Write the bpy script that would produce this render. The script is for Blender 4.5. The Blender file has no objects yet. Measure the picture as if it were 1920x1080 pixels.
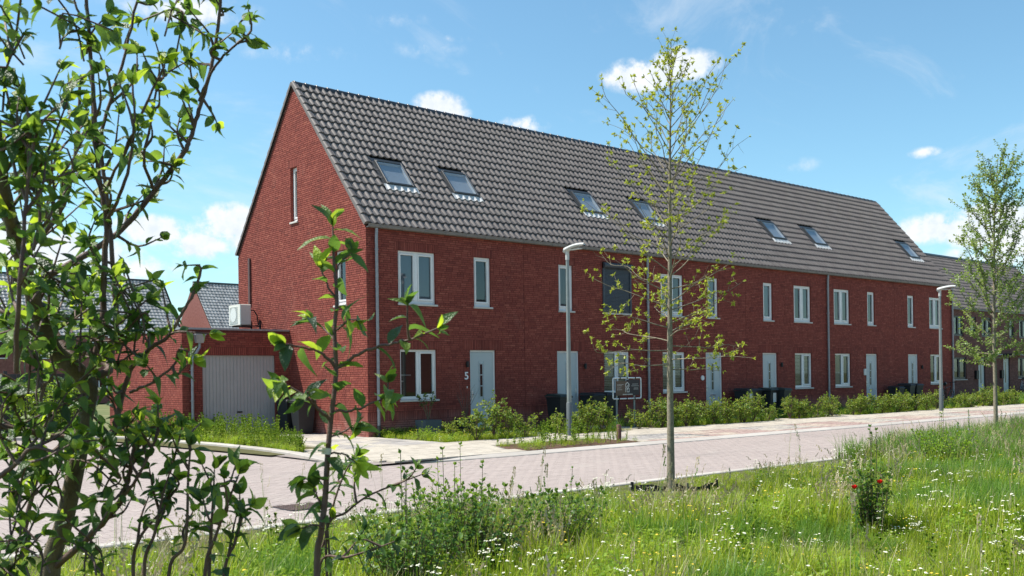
import bpy, bmesh, math, random
import numpy as np
from mathutils import Matrix, Vector, Euler, noise as mnoise
random.seed(7); rng = np.random.default_rng(7)
SC = bpy.context.scene
COL = SC.collection
PI = math.pi

# ------------------------------------------------------------------ camera
F_PX, YAW, ROLL = 1805.85, 0.7013, -0.0135
EYE = Vector((-13.5563, -21.9778, 1.5558)); PY = 706.3
FW = Vector((math.sin(YAW), math.cos(YAW), 0)); RT0 = Vector((math.cos(YAW), -math.sin(YAW), 0)); UP0 = Vector((0, 0, 1))
RT = RT0*math.cos(ROLL) + UP0*math.sin(ROLL); UP = -RT0*math.sin(ROLL) + UP0*math.cos(ROLL)
cd = bpy.data.cameras.new('camera'); cam = bpy.data.objects.new('camera', cd); COL.objects.link(cam)
cam.matrix_world = Matrix(((RT.x, UP.x, -FW.x, EYE.x), (RT.y, UP.y, -FW.y, EYE.y), (RT.z, UP.z, -FW.z, EYE.z), (0, 0, 0, 1)))
cd.sensor_width = 36; cd.lens = F_PX/1920*36; cd.shift_y = (PY-540)/1920
cd.clip_start = 0.05; cd.clip_end = 3000
cd.dof.use_dof = True; cd.dof.focus_distance = 24; cd.dof.aperture_fstop = 11
SC.camera = cam
SC.view_settings.view_transform = 'Standard'; SC.view_settings.look = 'None'
SC.view_settings.exposure = 0.62; SC.view_settings.gamma = 1; SC.view_settings.use_curve_mapping = False
SC.cycles.max_bounces = 6; SC.cycles.transparent_max_bounces = 16
SC.cycles.diffuse_bounces = 3; SC.cycles.glossy_bounces = 3; SC.cycles.transmission_bounces = 4

def rayd(u, v): return FW + RT*((u-960)/F_PX) - UP*((v-PY)/F_PX)
def at(u, v, dep): return EYE + rayd(u, v)*dep                 # a point at a given depth
def aty(u, y, v=760):                                          # x where a sight line meets the plane y
    d = rayd(u, v); t = (y-EYE.y)/d.y; return EYE.x + d.x*t
def gnd(u, v, z=0.0):
    d = rayd(u, v); t = (z-EYE.z)/d.z; return EYE + d*t

# ------------------------------------------------------------------ sun and sky
S = Vector((-0.46, 0.44, 1.0)).normalized()
sl = bpy.data.lights.new('sun', 'SUN'); sun = bpy.data.objects.new('sun', sl); COL.objects.link(sun)
sl.energy = 5.0; sl.angle = math.radians(0.53); sl.color = (1.0, 0.955, 0.88)
sun.rotation_euler = S.to_track_quat('Z', 'Y').to_euler(); sun.location = (0, 0, 30)
W = bpy.data.worlds.new('World'); SC.world = W; W.use_nodes = True
nt = W.node_tree; nt.nodes.clear()
def nd(nt, t, **k):
    n = nt.nodes.new(t)
    for a, b in k.items():
        if a == 'ins':
            for i, v in b.items():
                if isinstance(v, bpy.types.NodeSocket): nt.links.new(v, n.inputs[i])
                else: n.inputs[i].default_value = v
        else: setattr(n, a, b)
    return n
def mth(nt, op, a, b=0.0, c=None, clamp=False):
    n = nd(nt, 'ShaderNodeMath', operation=op, ins={0: a, 1: b}); n.use_clamp = clamp
    if c is not None:
        if isinstance(c, bpy.types.NodeSocket): nt.links.new(c, n.inputs[2])
        else: n.inputs[2].default_value = c
    return n.outputs[0]
sky = nd(nt, 'ShaderNodeTexSky', sky_type='NISHITA', sun_disc=False)
sky.sun_elevation = math.asin(S.z); sky.sun_rotation = math.atan2(S.x, S.y)
sky.air_density = 1.0; sky.dust_density = 0.6; sky.ozone_density = 1.6; sky.altitude = 0
tc = nd(nt, 'ShaderNodeTexCoord')
sep = nd(nt, 'ShaderNodeSeparateXYZ', ins={0: tc.outputs['Generated']})
az = mth(nt, 'ARCTAN2', sep.outputs[0], sep.outputs[1]); el = mth(nt, 'ARCSINE', sep.outputs[2])
n1 = nd(nt, 'ShaderNodeTexNoise', ins={'Vector': tc.outputs['Generated'], 'Scale': 26.0, 'Detail': 9.0, 'Roughness': 0.62})
n2 = nd(nt, 'ShaderNodeTexNoise', ins={'Vector': tc.outputs['Generated'], 'Scale': 70.0, 'Detail': 6.0, 'Roughness': 0.6})
CLOUDS = [(1200, 142, 62, 28, 1.0), (1240, 128, 50, 26, .9), (1300, 122, 48, 26, .75), (1275, 105, 22, 18, .7), (1182, 138, 40, 22, .7),
          (824, 196, 44, 22, .95), (985, 234, 42, 17, .7), (850, 212, 30, 14, .6),
          (290, 432, 70, 26, .9), (375, 460, 55, 24, .9), (435, 420, 62, 34, 1.0), (480, 440, 60, 40, .9),
          (60, 470, 90, 36, .85), (140, 480, 110, 40, .9), (220, 505, 110, 30, .7), (20, 440, 60, 30, .6),
          (1770, 428, 95, 26, .85), (1830, 405, 60, 26, .75), (1880, 430, 80, 46, .95), (1930, 460, 90, 50, .95), (1850, 480, 90, 22, .6), (1990, 450, 120, 50, 1),
          (1733, 286, 30, 11, .5), (1490, 310, 60, 18, .22), (805, 88, 90, 26, .22), (740, 40, 90, 24, .2), (840, 72, 70, 12, .22), (560, 100, 130, 24, .25), (340, 15, 130, 30, .5), (560, 105, 90, 12, .22),
          (-300, 380, 240, 60, .9), (-700, 500, 300, 50, .8), (2500, 330, 260, 60, .9), (2900, 500, 300, 50, .9)]
mask = None
for (cu, cv, ru, rv, dens) in CLOUDS:
    d = rayd(cu, cv).normalized(); a0 = math.atan2(d.x, d.y); e0 = math.asin(d.z)
    L = rayd(cu, cv).length*F_PX; ra = ru/L/math.cos(e0)*1.5; re = rv/L*1.5
    da = mth(nt, 'DIVIDE', mth(nt, 'SUBTRACT', az, a0), ra); de = mth(nt, 'DIVIDE', mth(nt, 'SUBTRACT', el, e0), re)
    r2 = mth(nt, 'ADD', mth(nt, 'MULTIPLY', da, da), mth(nt, 'MULTIPLY', de, de))
    g = mth(nt, 'MULTIPLY', mth(nt, 'SUBTRACT', 1.0, mth(nt, 'SQRT', r2), clamp=True), dens)
    mask = g if mask is None else mth(nt, 'MAXIMUM', mask, g)
nz = mth(nt, 'ADD', mth(nt, 'MULTIPLY', mth(nt, 'SUBTRACT', n1.outputs[0], 0.5), 2.3), mth(nt, 'MULTIPLY', mth(nt, 'SUBTRACT', n2.outputs[0], 0.5), 0.9))
m2 = mth(nt, 'ADD', mask, mth(nt, 'MULTIPLY', nz, mth(nt, 'MULTIPLY', mask, 1.6, clamp=True)))
cm = nd(nt, 'ShaderNodeMapRange', interpolation_type='SMOOTHSTEP', ins={0: m2, 1: 0.10, 2: 0.52, 3: 0.0, 4: 0.98}).outputs[0]
# thin high wisps all over the sky
mp = nd(nt, 'ShaderNodeMapping', ins={'Vector': tc.outputs['Generated'], 'Scale': (2.2, 5.5, 7.0), 'Rotation': (0.2, 0.5, 0.9)})
n3 = nd(nt, 'ShaderNodeTexNoise', ins={'Vector': mp.outputs[0], 'Scale': 1.6, 'Detail': 8.0, 'Roughness': 0.62, 'Distortion': 0.8})
wisp = nd(nt, 'ShaderNodeMapRange', interpolation_type='SMOOTHSTEP', ins={0: n3.outputs[0], 1: 0.50, 2: 0.78, 3: 0.0, 4: 0.40}).outputs[0]
cov = mth(nt, 'MAXIMUM', cm, wisp)
ccol = nd(nt, 'ShaderNodeMix', data_type='RGBA', ins={0: nd(nt, 'ShaderNodeMapRange', ins={0: n2.outputs[0], 1: .35, 2: .65}).outputs[0], 6: (5.6, 6.1, 6.7, 1), 7: (6.8, 7.0, 7.1, 1)})
grade = nd(nt, 'ShaderNodeMix', data_type='RGBA', blend_type='MULTIPLY', ins={0: 1.0, 6: sky.outputs[0], 7: (0.96, 1.27, 1.24, 1)})
mixs = nd(nt, 'ShaderNodeMix', data_type='RGBA', ins={0: cov, 6: grade.outputs[2], 7: ccol.outputs[2]})
bg = nd(nt, 'ShaderNodeBackground', ins={0: mixs.outputs[2], 1: 0.10})
nd(nt, 'ShaderNodeOutputWorld', ins={0: bg.outputs[0]})

# ------------------------------------------------------------------ object helpers
WM = {}
def newobj(name, data, parent=None, M=None, label=None, cat=None, group=None, kind=None):
    o = bpy.data.objects.new(name, data); COL.objects.link(o)
    M = M.copy() if M is not None else Matrix.Identity(4)
    WM[o] = M
    if parent is not None:
        o.parent = parent; o.matrix_basis = WM[parent].inverted() @ M
    else: o.matrix_basis = M
    if label: o['label'] = label
    if cat: o['category'] = cat
    if group: o['group'] = group
    if kind: o['kind'] = kind
    return o
def thing(name, loc, label, cat, group=None): return newobj(name, None, None, Matrix.Translation(loc), label, cat, group)
def copy_tree(o, parent, M, label=None, group=None):
    c = o.copy(); COL.objects.link(c)
    if parent is None: c.parent = None; c.matrix_basis = M
    else: c.parent = parent
    if label: c['label'] = label
    if group: c['group'] = group
    for ch in o.children: copy_tree(ch, c, None)
    return c

def tone_attr(me, tones):
    a = me.attributes.new('tone', 'FLOAT', 'FACE'); a.data.foreach_set('value', np.asarray(tones, dtype=np.float32))
class MB:
    def __init__(s): s.v = []; s.f = []; s.m = []; s.sm = []; s.t = []
    def add(s, vs, fs, m=0, smooth=False, tone=0.5):
        b = len(s.v); s.v += [tuple(v) for v in vs]
        for f in fs: s.f.append(tuple(b+i for i in f)); s.m.append(m); s.sm.append(smooth); s.t.append(tone)
    def box(s, x0, x1, y0, y1, z0, z1, m=0, tone=0.5):
        s.add([(x0,y0,z0),(x1,y0,z0),(x1,y1,z0),(x0,y1,z0),(x0,y0,z1),(x1,y0,z1),(x1,y1,z1),(x0,y1,z1)],
              [(0,3,2,1),(4,5,6,7),(0,1,5,4),(1,2,6,5),(2,3,7,6),(3,0,4,7)], m, False, tone)
    def cbox(s, x0, x1, y0, y1, z0, z1, c=0.01, m=0):          # box with chamfered front (z1) edges
        c = min(c, (x1-x0)/3, (y1-y0)/3, (z1-z0)/2)
        v = [(x0,y0,z0),(x1,y0,z0),(x1,y1,z0),(x0,y1,z0),(x0,y0,z1-c),(x1,y0,z1-c),(x1,y1,z1-c),(x0,y1,z1-c),(x0+c,y0+c,z1),(x1-c,y0+c,z1),(x1-c,y1-c,z1),(x0+c,y1-c,z1)]
        s.add(v, [(0,3,2,1),(8,9,10,11),(0,1,5,4),(1,2,6,5),(2,3,7,6),(3,0,4,7),(4,5,9,8),(5,6,10,9),(6,7,11,10),(7,4,8,11)], m)
    def tube(s, pts, rad, n=8, m=0, caps=True, tone=0.5):
        pts = [Vector(p) for p in pts]
        if not hasattr(rad, '__len__'): rad = [rad]*len(pts)
        t = (pts[1]-pts[0]).normalized(); a = Vector((0,0,1)) if abs(t.z) < .9 else Vector((1,0,0))
        x = t.cross(a).normalized(); vs = []
        for i, p in enumerate(pts):
            t2 = (pts[min(i+1, len(pts)-1)]-pts[max(i-1, 0)])
            if t2.length > 1e-9: t = t2.normalized()
            x = (x - t*x.dot(t)).normalized(); y = t.cross(x)
            for k in range(n):
                an = 2*PI*k/n; vs.append(p + (x*math.cos(an)+y*math.sin(an))*rad[i])
        fs = []
        for i in range(len(pts)-1):
            for k in range(n): fs.append((i*n+k, i*n+(k+1) % n, (i+1)*n+(k+1) % n, (i+1)*n+k))
        s.add(vs, fs, m, n > 5, tone)
        if caps: s.add(vs[:n], [tuple(reversed(range(n)))], m, False, tone); s.add(vs[-n:], [tuple(range(n))], m, False, tone)
    def build(s, name, mats, parent=None, M=None, **k):
        me = s.mesh(name, mats); return newobj(name, me, parent, M, **k)
    def mesh(s, name, mats):
        me = bpy.data.meshes.new(name); me.from_pydata(s.v, [], s.f)
        for m in (mats if isinstance(mats, (list, tuple)) else [mats]): me.materials.append(m)
        me.polygons.foreach_set('material_index', s.m); me.polygons.foreach_set('use_smooth', s.sm)
        tone_attr(me, s.t); me.update(); return me

def np_mesh(name, V, Fq, mats, tones=None, smooth=None, midx=None):
    """V (n,3), Fq (m,4) quads"""
    V = np.ascontiguousarray(V, dtype=np.float32); Fq = np.ascontiguousarray(Fq, dtype=np.int32)
    me = bpy.data.meshes.new(name); me.vertices.add(len(V)); me.vertices.foreach_set('co', V.ravel())
    k = Fq.shape[1]; me.loops.add(Fq.size); me.loops.foreach_set('vertex_index', Fq.ravel())
    me.polygons.add(len(Fq)); me.polygons.foreach_set('loop_start', np.arange(0, Fq.size, k, dtype=np.int32))
    me.polygons.foreach_set('loop_total', np.full(len(Fq), k, dtype=np.int32))
    for m in (mats if isinstance(mats, (list, tuple)) else [mats]): me.materials.append(m)
    if midx is not None: me.polygons.foreach_set('material_index', np.asarray(midx, dtype=np.int32))
    me.polygons.foreach_set('use_smooth', np.full(len(Fq), bool(smooth)) if not hasattr(smooth, '__len__') else np.asarray(smooth, dtype=bool))
    if tones is not None: tone_attr(me, tones)
    me.update(); me.validate(); return me
BOXF = np.array([(4,5,6,7),(0,1,5,4),(1,2,6,5),(2,3,7,6),(3,0,4,7)])
def boxes_mesh(name, A, mats, tones, ch=0.0):
    """A rows (x0,x1,y0,y1,z0,z1); face at z0 left out; ch pulls the top in a little for a worn arris"""
    A = np.asarray(A, dtype=float); n = len(A); x0,x1,y0,y1,z0,z1 = A.T
    V = np.stack([np.stack(p, 1) for p in ((x0,y0,z0),(x1,y0,z0),(x1,y1,z0),(x0,y1,z0),(x0+ch,y0+ch,z1),(x1-ch,y0+ch,z1),(x1-ch,y1-ch,z1),(x0+ch,y1-ch,z1))], 1)
    Fq = BOXF[None] + (np.arange(n)*8)[:, None, None]
    return np_mesh(name, V.reshape(-1, 3), Fq.reshape(-1, 4), mats, np.repeat(tones, 5))
def batch_mesh(name, bv, bf, mats, Ms, tones, smooth=True, midx=None):
    bv = np.asarray(bv, dtype=float); bf = np.asarray(bf); Ms = np.asarray(Ms, dtype=float); n = len(Ms)
    V = np.einsum('nij,kj->nki', Ms[:, :3, :3], bv) + Ms[:, None, :3, 3]
    Fq = bf[None] + (np.arange(n)*len(bv))[:, None, None]
    return np_mesh(name, V.reshape(-1, 3), Fq.reshape(-1, bf.shape[1]), mats, np.repeat(tones, len(bf)), smooth, None if midx is None else np.tile(midx, n))

# ------------------------------------------------------------------ materials
def mat(name, col=(0.5,0.5,0.5), rough=0.6, spec=0.4, metal=0.0, col2=None, nscale=6.0, namt=1.0, tone=False, bump=0.0, bscale=60.0, coords='obj', col3=None):
    m = bpy.data.materials.new(name); m.use_nodes = True; t = m.node_tree; b = t.nodes['Principled BSDF']
    b.inputs['Roughness'].default_value = rough; b.inputs['Specular IOR Level'].default_value = spec; b.inputs['Metallic'].default_value = metal
    c = lambda q: (q[0], q[1], q[2], 1)
    geo = nd(t, 'ShaderNodeNewGeometry').outputs['Position']
    out = None
    if col2 is None: b.inputs['Base Color'].default_value = c(col)
    else:
        if tone:
            fac = nd(t, 'ShaderNodeAttribute', attribute_name='tone').outputs['Fac']
            if namt > 0:
                n = nd(t, 'ShaderNodeTexNoise', ins={'Vector': geo, 'Scale': nscale, 'Detail': 5.0})
                fac = mth(t, 'ADD', fac, mth(t, 'MULTIPLY', mth(t, 'SUBTRACT', n.outputs[0], 0.5), namt), clamp=True)
        else:
            n = nd(t, 'ShaderNodeTexNoise', ins={'Vector': geo, 'Scale': nscale, 'Detail': 6.0, 'Roughness': .6})
            fac = nd(t, 'ShaderNodeMapRange', ins={0: n.outputs[0], 1: 0.5-0.2*namt, 2: 0.5+0.2*namt}).outputs[0]
        if col3 is None: o = nd(t, 'ShaderNodeMix', data_type='RGBA', ins={0: fac, 6: c(col), 7: c(col2)}).outputs[2]
        else:
            r = nd(t, 'ShaderNodeValToRGB', ins={0: fac}); e = r.color_ramp.elements
            e[0].position = 0.05; e[0].color = c(col); e[1].position = 0.95; e[1].color = c(col3)
            q = e.new(0.5); q.color = c(col2); o = r.outputs[0]
        t.links.new(o, b.inputs['Base Color']); out = o
    if bump:
        n = nd(t, 'ShaderNodeTexNoise', ins={'Vector': geo, 'Scale': bscale, 'Detail': 4.0})
        bp = nd(t, 'ShaderNodeBump', ins={'Strength': bump, 'Distance': 0.01, 'Height': n.outputs[0]})
        t.links.new(bp.outputs[0], b.inputs['Normal'])
    m['_o'] = 1
    return m
def leafmat(name, c1, c2, c3, tr=0.35, trcol=(0.30, 0.42, 0.05), rough=0.45, spec=0.4, nscale=3.0, own=0.0):
    m = mat(name, c1, rough, spec, 0, c2, nscale, 0.35, True, col3=c3); t = m.node_tree; b = t.nodes['Principled BSDF']
    src = b.inputs['Base Color'].links[0].from_socket
    tcol = nd(t, 'ShaderNodeMix', data_type='RGBA', blend_type='MIX', ins={0: 0.55, 6: src, 7: (trcol[0], trcol[1], trcol[2], 1)})
    if own: tcol = nd(t, 'ShaderNodeMix', data_type='RGBA', blend_type='MULTIPLY', ins={0: 1.0, 6: src, 7: (own, own*1.05, own*.45, 1)})
    ts = nd(t, 'ShaderNodeBsdfTranslucent', ins={0: tcol.outputs[2]})
    mx = nd(t, 'ShaderNodeMixShader', ins={0: tr, 1: b.outputs[0], 2: ts.outputs[0]})
    t.links.new(mx.outputs[0], t.nodes['Material Output'].inputs[0]); return m
def glassmat(name, tint=(0.55, 0.60, 0.62), base=0.03, k=1.0):
    m = bpy.data.materials.new(name); m.use_nodes = True; t = m.node_tree; t.nodes.clear()
    tr = nd(t, 'ShaderNodeBsdfTransparent', ins={0: (*tint, 1)}); gl = nd(t, 'ShaderNodeBsdfGlossy', ins={'Roughness': 0.015, 'Color': (0.95, 0.97, 1, 1)})
    fr = nd(t, 'ShaderNodeFresnel', ins={'IOR': 1.5}); f = mth(t, 'ADD', mth(t, 'MULTIPLY', fr.outputs[0], k), base, clamp=True)
    mx = nd(t, 'ShaderNodeMixShader', ins={0: f, 1: tr.outputs[0], 2: gl.outputs[0]})
    nd(t, 'ShaderNodeOutputMaterial', ins={0: mx.outputs[0]}); return m
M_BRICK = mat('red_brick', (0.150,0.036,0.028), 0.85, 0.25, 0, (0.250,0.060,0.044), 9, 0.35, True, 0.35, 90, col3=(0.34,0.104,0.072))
M_MORTAR = mat('brick_joint', (0.09,0.028,0.024), 0.95, 0.1, 0, (0.13,0.045,0.036), 5, 1)
M_BBRICK = mat('brown_brick', (0.10,0.045,0.040), 0.85, 0.25, 0, (0.19,0.085,0.070), 9, 0.3, True, col3=(0.28,0.15,0.12))
M_TILE = mat('roof_tile_clay', (0.100,0.084,0.077), 0.62, 0.4, 0, (0.135,0.115,0.106), 4, 0.3, True, 0.15, 50, col3=(0.17,0.147,0.136))
M_RIDGE = mat('ridge_clay', (0.018,0.018,0.022), 0.35, 0.5, 0, (0.04,0.04,0.045), 4, 0.4, True)
M_UNDER = mat('roof_underlay', (0.012,0.012,0.013), 0.9, 0.1)
M_WHITE = mat('white_frame', (0.78,0.78,0.76), 0.35, 0.4, 0, (0.70,0.70,0.69), 3, 1)
M_SILL = mat('pale_stone', (0.50,0.47,0.43), 0.8, 0.2, 0, (0.60,0.57,0.53), 10, 1)
M_DOOR = mat('door_grey', (0.42,0.475,0.48), 0.4, 0.4, 0, (0.45,0.50,0.50), 2, 1)
M_GDOOR = mat('garage_door_grey', (0.36,0.345,0.335), 0.5, 0.4, 0, (0.40,0.385,0.375), 3, 1)
M_ZINC = mat('zinc', (0.24,0.245,0.26), 0.45, 0.5, 0.3, (0.33,0.335,0.35), 8, 1)
M_GUTTER = mat('gutter_zinc', (0.17,0.148,0.13), 0.6, 0.3, 0.0, (0.23,0.20,0.178), 5, 1)
M_GLASS = glassmat('window_glass')
M_SKYGLASS = glassmat('skylight_glass', (0.80,0.84,0.88), 0.0, 0.6)
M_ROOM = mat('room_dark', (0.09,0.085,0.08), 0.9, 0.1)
M_BLIND = mat('roller_blind', (0.34,0.40,0.47), 0.8, 0.2)
M_NET = mat('net_curtain', (0.18,0.18,0.19), 0.9, 0.1)
M_SLAT = mat('blind_slat', (0.62,0.63,0.60), 0.5, 0.3)
M_CURT = mat('grey_curtain', (0.32,0.33,0.36), 0.9, 0.1)
M_SHUT = mat('slate_shutter', (0.045,0.055,0.070), 0.5, 0.4, 0, (0.06,0.07,0.085), 3, 1)
M_STEEL = mat('steel', (0.60,0.60,0.60), 0.3, 0.5, 0.7)
M_DGREY = mat('dark_grey_metal', (0.035,0.038,0.042), 0.4, 0.5)
M_BLACK = mat('black_plastic', (0.012,0.012,0.013), 0.5, 0.4)
M_BIN = mat('bin_plastic', (0.020,0.022,0.024), 0.5, 0.4)
M_BINLID = mat('bin_lid_green', (0.018,0.035,0.030), 0.45, 0.4)
M_LEAD = mat('lead_flashing', (0.42,0.41,0.40), 0.5, 0.4, 0, (0.62,0.61,0.60), 30, 1)
M_BARK1 = mat('bark_grey', (0.17,0.14,0.10), 0.9, 0.15, 0, (0.30,0.26,0.19), 30, 1, bump=0.6, bscale=70)
M_BARKD = mat('bark_olive', (0.085,0.065,0.042), 0.75, 0.25, 0, (0.19,0.15,0.095), 22, 1, bump=0.5, bscale=160)
M_TWIG = mat('twig_purple', (0.09,0.05,0.045), 0.6, 0.3, 0, (0.17,0.11,0.08), 20, 1, bump=0.3, bscale=200)
M_LEAF_A = leafmat('apple_leaf', (0.036,0.066,0.034), (0.085,0.145,0.042), (0.32,0.38,0.05), 0.46, own=2.3, rough=0.42, spec=0.5, nscale=25)
M_LEAF_S = leafmat('shrub_leaf', (0.05,0.12,0.015), (0.13,0.24,0.025), (0.36,0.40,0.05), 0.45, trcol=(0.45,0.50,0.05))
M_LEAF_O = leafmat('sapling_leaf', (0.13,0.19,0.02), (0.32,0.38,0.035), (0.52,0.50,0.06), 0.45, trcol=(0.5,0.55,0.05))
M_LEAF_P = leafmat('poplar_leaf', (0.07,0.13,0.025), (0.18,0.27,0.05), (0.38,0.42,0.22), 0.45, rough=0.4, trcol=(0.42,0.55,0.08))
M_GRASS = leafmat('grass_blade', (0.14,0.23,0.012), (0.33,0.42,0.02), (0.48,0.47,0.08), 0.5, nscale=0.7, trcol=(0.48,0.60,0.05))
M_GRASSD = leafmat('dark_grass_blade', (0.06,0.15,0.018), (0.13,0.26,0.03), (0.24,0.36,0.05), 0.45, nscale=0.7, trcol=(0.30,0.48,0.05))
M_STRAW = leafmat('dry_grass', (0.30,0.25,0.12), (0.42,0.35,0.20), (0.52,0.45,0.30), 0.25, trcol=(0.5,0.4,0.2))
M_WEED = leafmat('weed_leaf', (0.09,0.19,0.012), (0.20,0.33,0.02), (0.36,0.45,0.04), 0.48, nscale=2, trcol=(0.42,0.58,0.05))
M_PETAL = mat('white_petal', (0.66,0.64,0.50), 0.7, 0.1)
M_YEL = mat('yellow_flower', (0.65,0.48,0.06), 0.7, 0.1)
M_RED = mat('poppy_red', (0.75,0.02,0.015), 0.6, 0.1)
M_BLUE = mat('bugloss_blue', (0.20,0.20,0.48), 0.7, 0.1)
M_SOIL = mat('soil', (0.06,0.04,0.028), 0.95, 0.05, 0, (0.16,0.10,0.07), 25, 1, bump=1, bscale=60)
M_PAVER = mat('road_brick', (0.305,0.252,0.230), 0.85, 0.2, 0, (0.34,0.282,0.257), 6, 0.15, True, col3=(0.375,0.312,0.283))
M_SAND = mat('joint_sand', (0.27,0.23,0.21), 0.95, 0.05)
M_PAVE = mat('pale_slab', (0.36,0.315,0.26), 0.9, 0.15, 0, (0.43,0.38,0.315), 2.2, 0.5, True, col3=(0.49,0.435,0.365))
M_GPAVE = mat('grey_slab', (0.24,0.225,0.21), 0.9, 0.15, 0, (0.33,0.30,0.28), 2.2, 0.4, True, col3=(0.42,0.39,0.36))
M_RPAVE = mat('red_paver', (0.28,0.19,0.165), 0.9, 0.15, 0, (0.36,0.255,0.225), 3, 0.4, True, col3=(0.42,0.32,0.285))
M_KERB = mat('kerb_concrete', (0.36,0.325,0.285), 0.85, 0.2, 0, (0.43,0.39,0.35), 7, 0.5, True, col3=(0.49,0.45,0.40))

def stain(m, col, scale, lo, hi, amt, zr=None, stretch=(1,1,1)):
    """lay a noise-shaped patchy stain over a material's own colour"""
    t = m.node_tree; b = t.nodes['Principled BSDF']; src = b.inputs['Base Color'].links[0].from_socket
    geo = nd(t, 'ShaderNodeNewGeometry').outputs['Position']; mp_ = nd(t, 'ShaderNodeMapping', ins={'Vector': geo, 'Scale': stretch})
    n = nd(t, 'ShaderNodeTexNoise', ins={'Vector': mp_.outputs[0], 'Scale': scale, 'Detail': 7.0, 'Roughness': .65})
    f = nd(t, 'ShaderNodeMapRange', interpolation_type='SMOOTHSTEP', ins={0: n.outputs[0], 1: lo, 2: hi, 3: 0.0, 4: amt}).outputs[0]
    if zr:
        z = nd(t, 'ShaderNodeSeparateXYZ', ins={0: geo}).outputs[2]; f = mth(t, 'MULTIPLY', f, nd(t, 'ShaderNodeMapRange', interpolation_type='SMOOTHSTEP', ins={0: z, 1: zr[0], 2: zr[1], 3: 1.0, 4: 0.0}).outputs[0])
    o = nd(t, 'ShaderNodeMix', data_type='RGBA', ins={0: f, 6: src, 7: (*col, 1)}).outputs[2]; t.links.new(o, b.inputs['Base Color'])
stain(M_BRICK, (0.42,0.24,0.20), 1.6, .30, .65, .55, (.15, .75))
stain(M_BRICK, (0.12,0.035,0.03), .7, .52, .75, .4, None, (1,1,.6))
stain(M_BRICK, (0.44,0.20,0.15), 1.1, .56, .74, .22)
stain(M_PAVER, (0.24,0.20,0.185), .45, .50, .75, .5)
stain(M_PAVER, (0.42,0.375,0.33), .9, .56, .72, .4)
stain(M_PAVER, (0.21,0.18,0.17), 1.4, .58, .74, .35, None, (.12,1,1))
stain(M_GPAVE, (0.55,0.48,0.37), .8, .42, .58, .6); stain(M_RPAVE, (0.50,0.43,0.34), .8, .46, .60, .7)
stain(M_PAVE, (0.30,0.26,0.21), .9, .55, .75, .5); stain(M_PAVE, (0.56,0.50,0.40), 1.7, .55, .70, .5)
stain(M_TILE, (0.17,0.155,0.13), 1.1, .55, .75, .35); stain(M_TILE, (0.06,0.05,0.05), .8, .55, .75, .35)

# fine puckering between the veins of the near leaves
_t = M_LEAF_A.node_tree; _g = nd(_t, 'ShaderNodeNewGeometry').outputs['Position']
_n = nd(_t, 'ShaderNodeTexVoronoi', ins={'Vector': _g, 'Scale': 170.0}); _b = nd(_t, 'ShaderNodeBump', ins={'Strength': .55, 'Distance': .004, 'Height': _n.outputs[0]})
_t.links.new(_b.outputs[0], _t.nodes['Principled BSDF'].inputs['Normal'])
# ================================================================== brick walls
D, RIDGE, EAVE, HW, NH = 7.9, 10.24, 5.6, 5.508, 6
LROW = HW*NH; SL = (RIDGE-EAVE)/(D/2); CA = 1/math.sqrt(1+SL*SL); SA = SL*CA
def frame(origin, u, v, o):
    return Matrix(((u[0],v[0],o[0],origin[0]),(u[1],v[1],o[1],origin[1]),(u[2],v[2],o[2],origin[2]),(0,0,0,1)))
def face_front(x, y): return frame((x, y, 0), (1,0,0), (0,0,1), (0,-1,0))
def face_left(x, y): return frame((x, y, 0), (0,-1,0), (0,0,1), (-1,0,0))

def lay(u0, u1, v0, v1, holes, soldiers, clip=None):
    out = []; i = 0
    while v0+i*0.06+0.05 <= v1+1e-6:
        va = v0+i*0.06; mid = va+0.025; i += 1
        lo, hi = u0, u1
        if clip:
            lo, hi = clip(mid)
            if hi-lo < .05: continue
        segs = [(lo, hi)]
        for (a, b, c, d) in list(holes)+list(soldiers):
            if c < mid < d:
                ns = []
                for (p, q) in segs:
                    if b <= p or a >= q: ns.append((p, q)); continue
                    if a > p: ns.append((p, a-0.005))
                    if b < q: ns.append((b+0.005, q))
                segs = ns
        for (p, q) in segs:
            x = p - random.choice((0, .055, .11, .165))
            while x < q-0.01:
                w = 0.10 if random.random() < .3 else 0.21
                a, b = max(x, p), min(x+w, q)
                if b-a > 0.018: out.append((a, b, va, va+0.05, 0))
                x += w+0.01
    for (a, b, c, d) in soldiers:
        x = a
        while x < b-0.02:
            e = min(x+0.05, b); ok = True
            if clip:
                lo, hi = clip((c+d)/2); ok = x > lo and e < hi
            if ok and not any(h[0] < (x+e)/2 < h[1] and h[2] < (c+d)/2 < h[3] for h in holes): out.append((x, e, c, d-0.01, 1))
            x += 0.06
    return out

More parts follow.
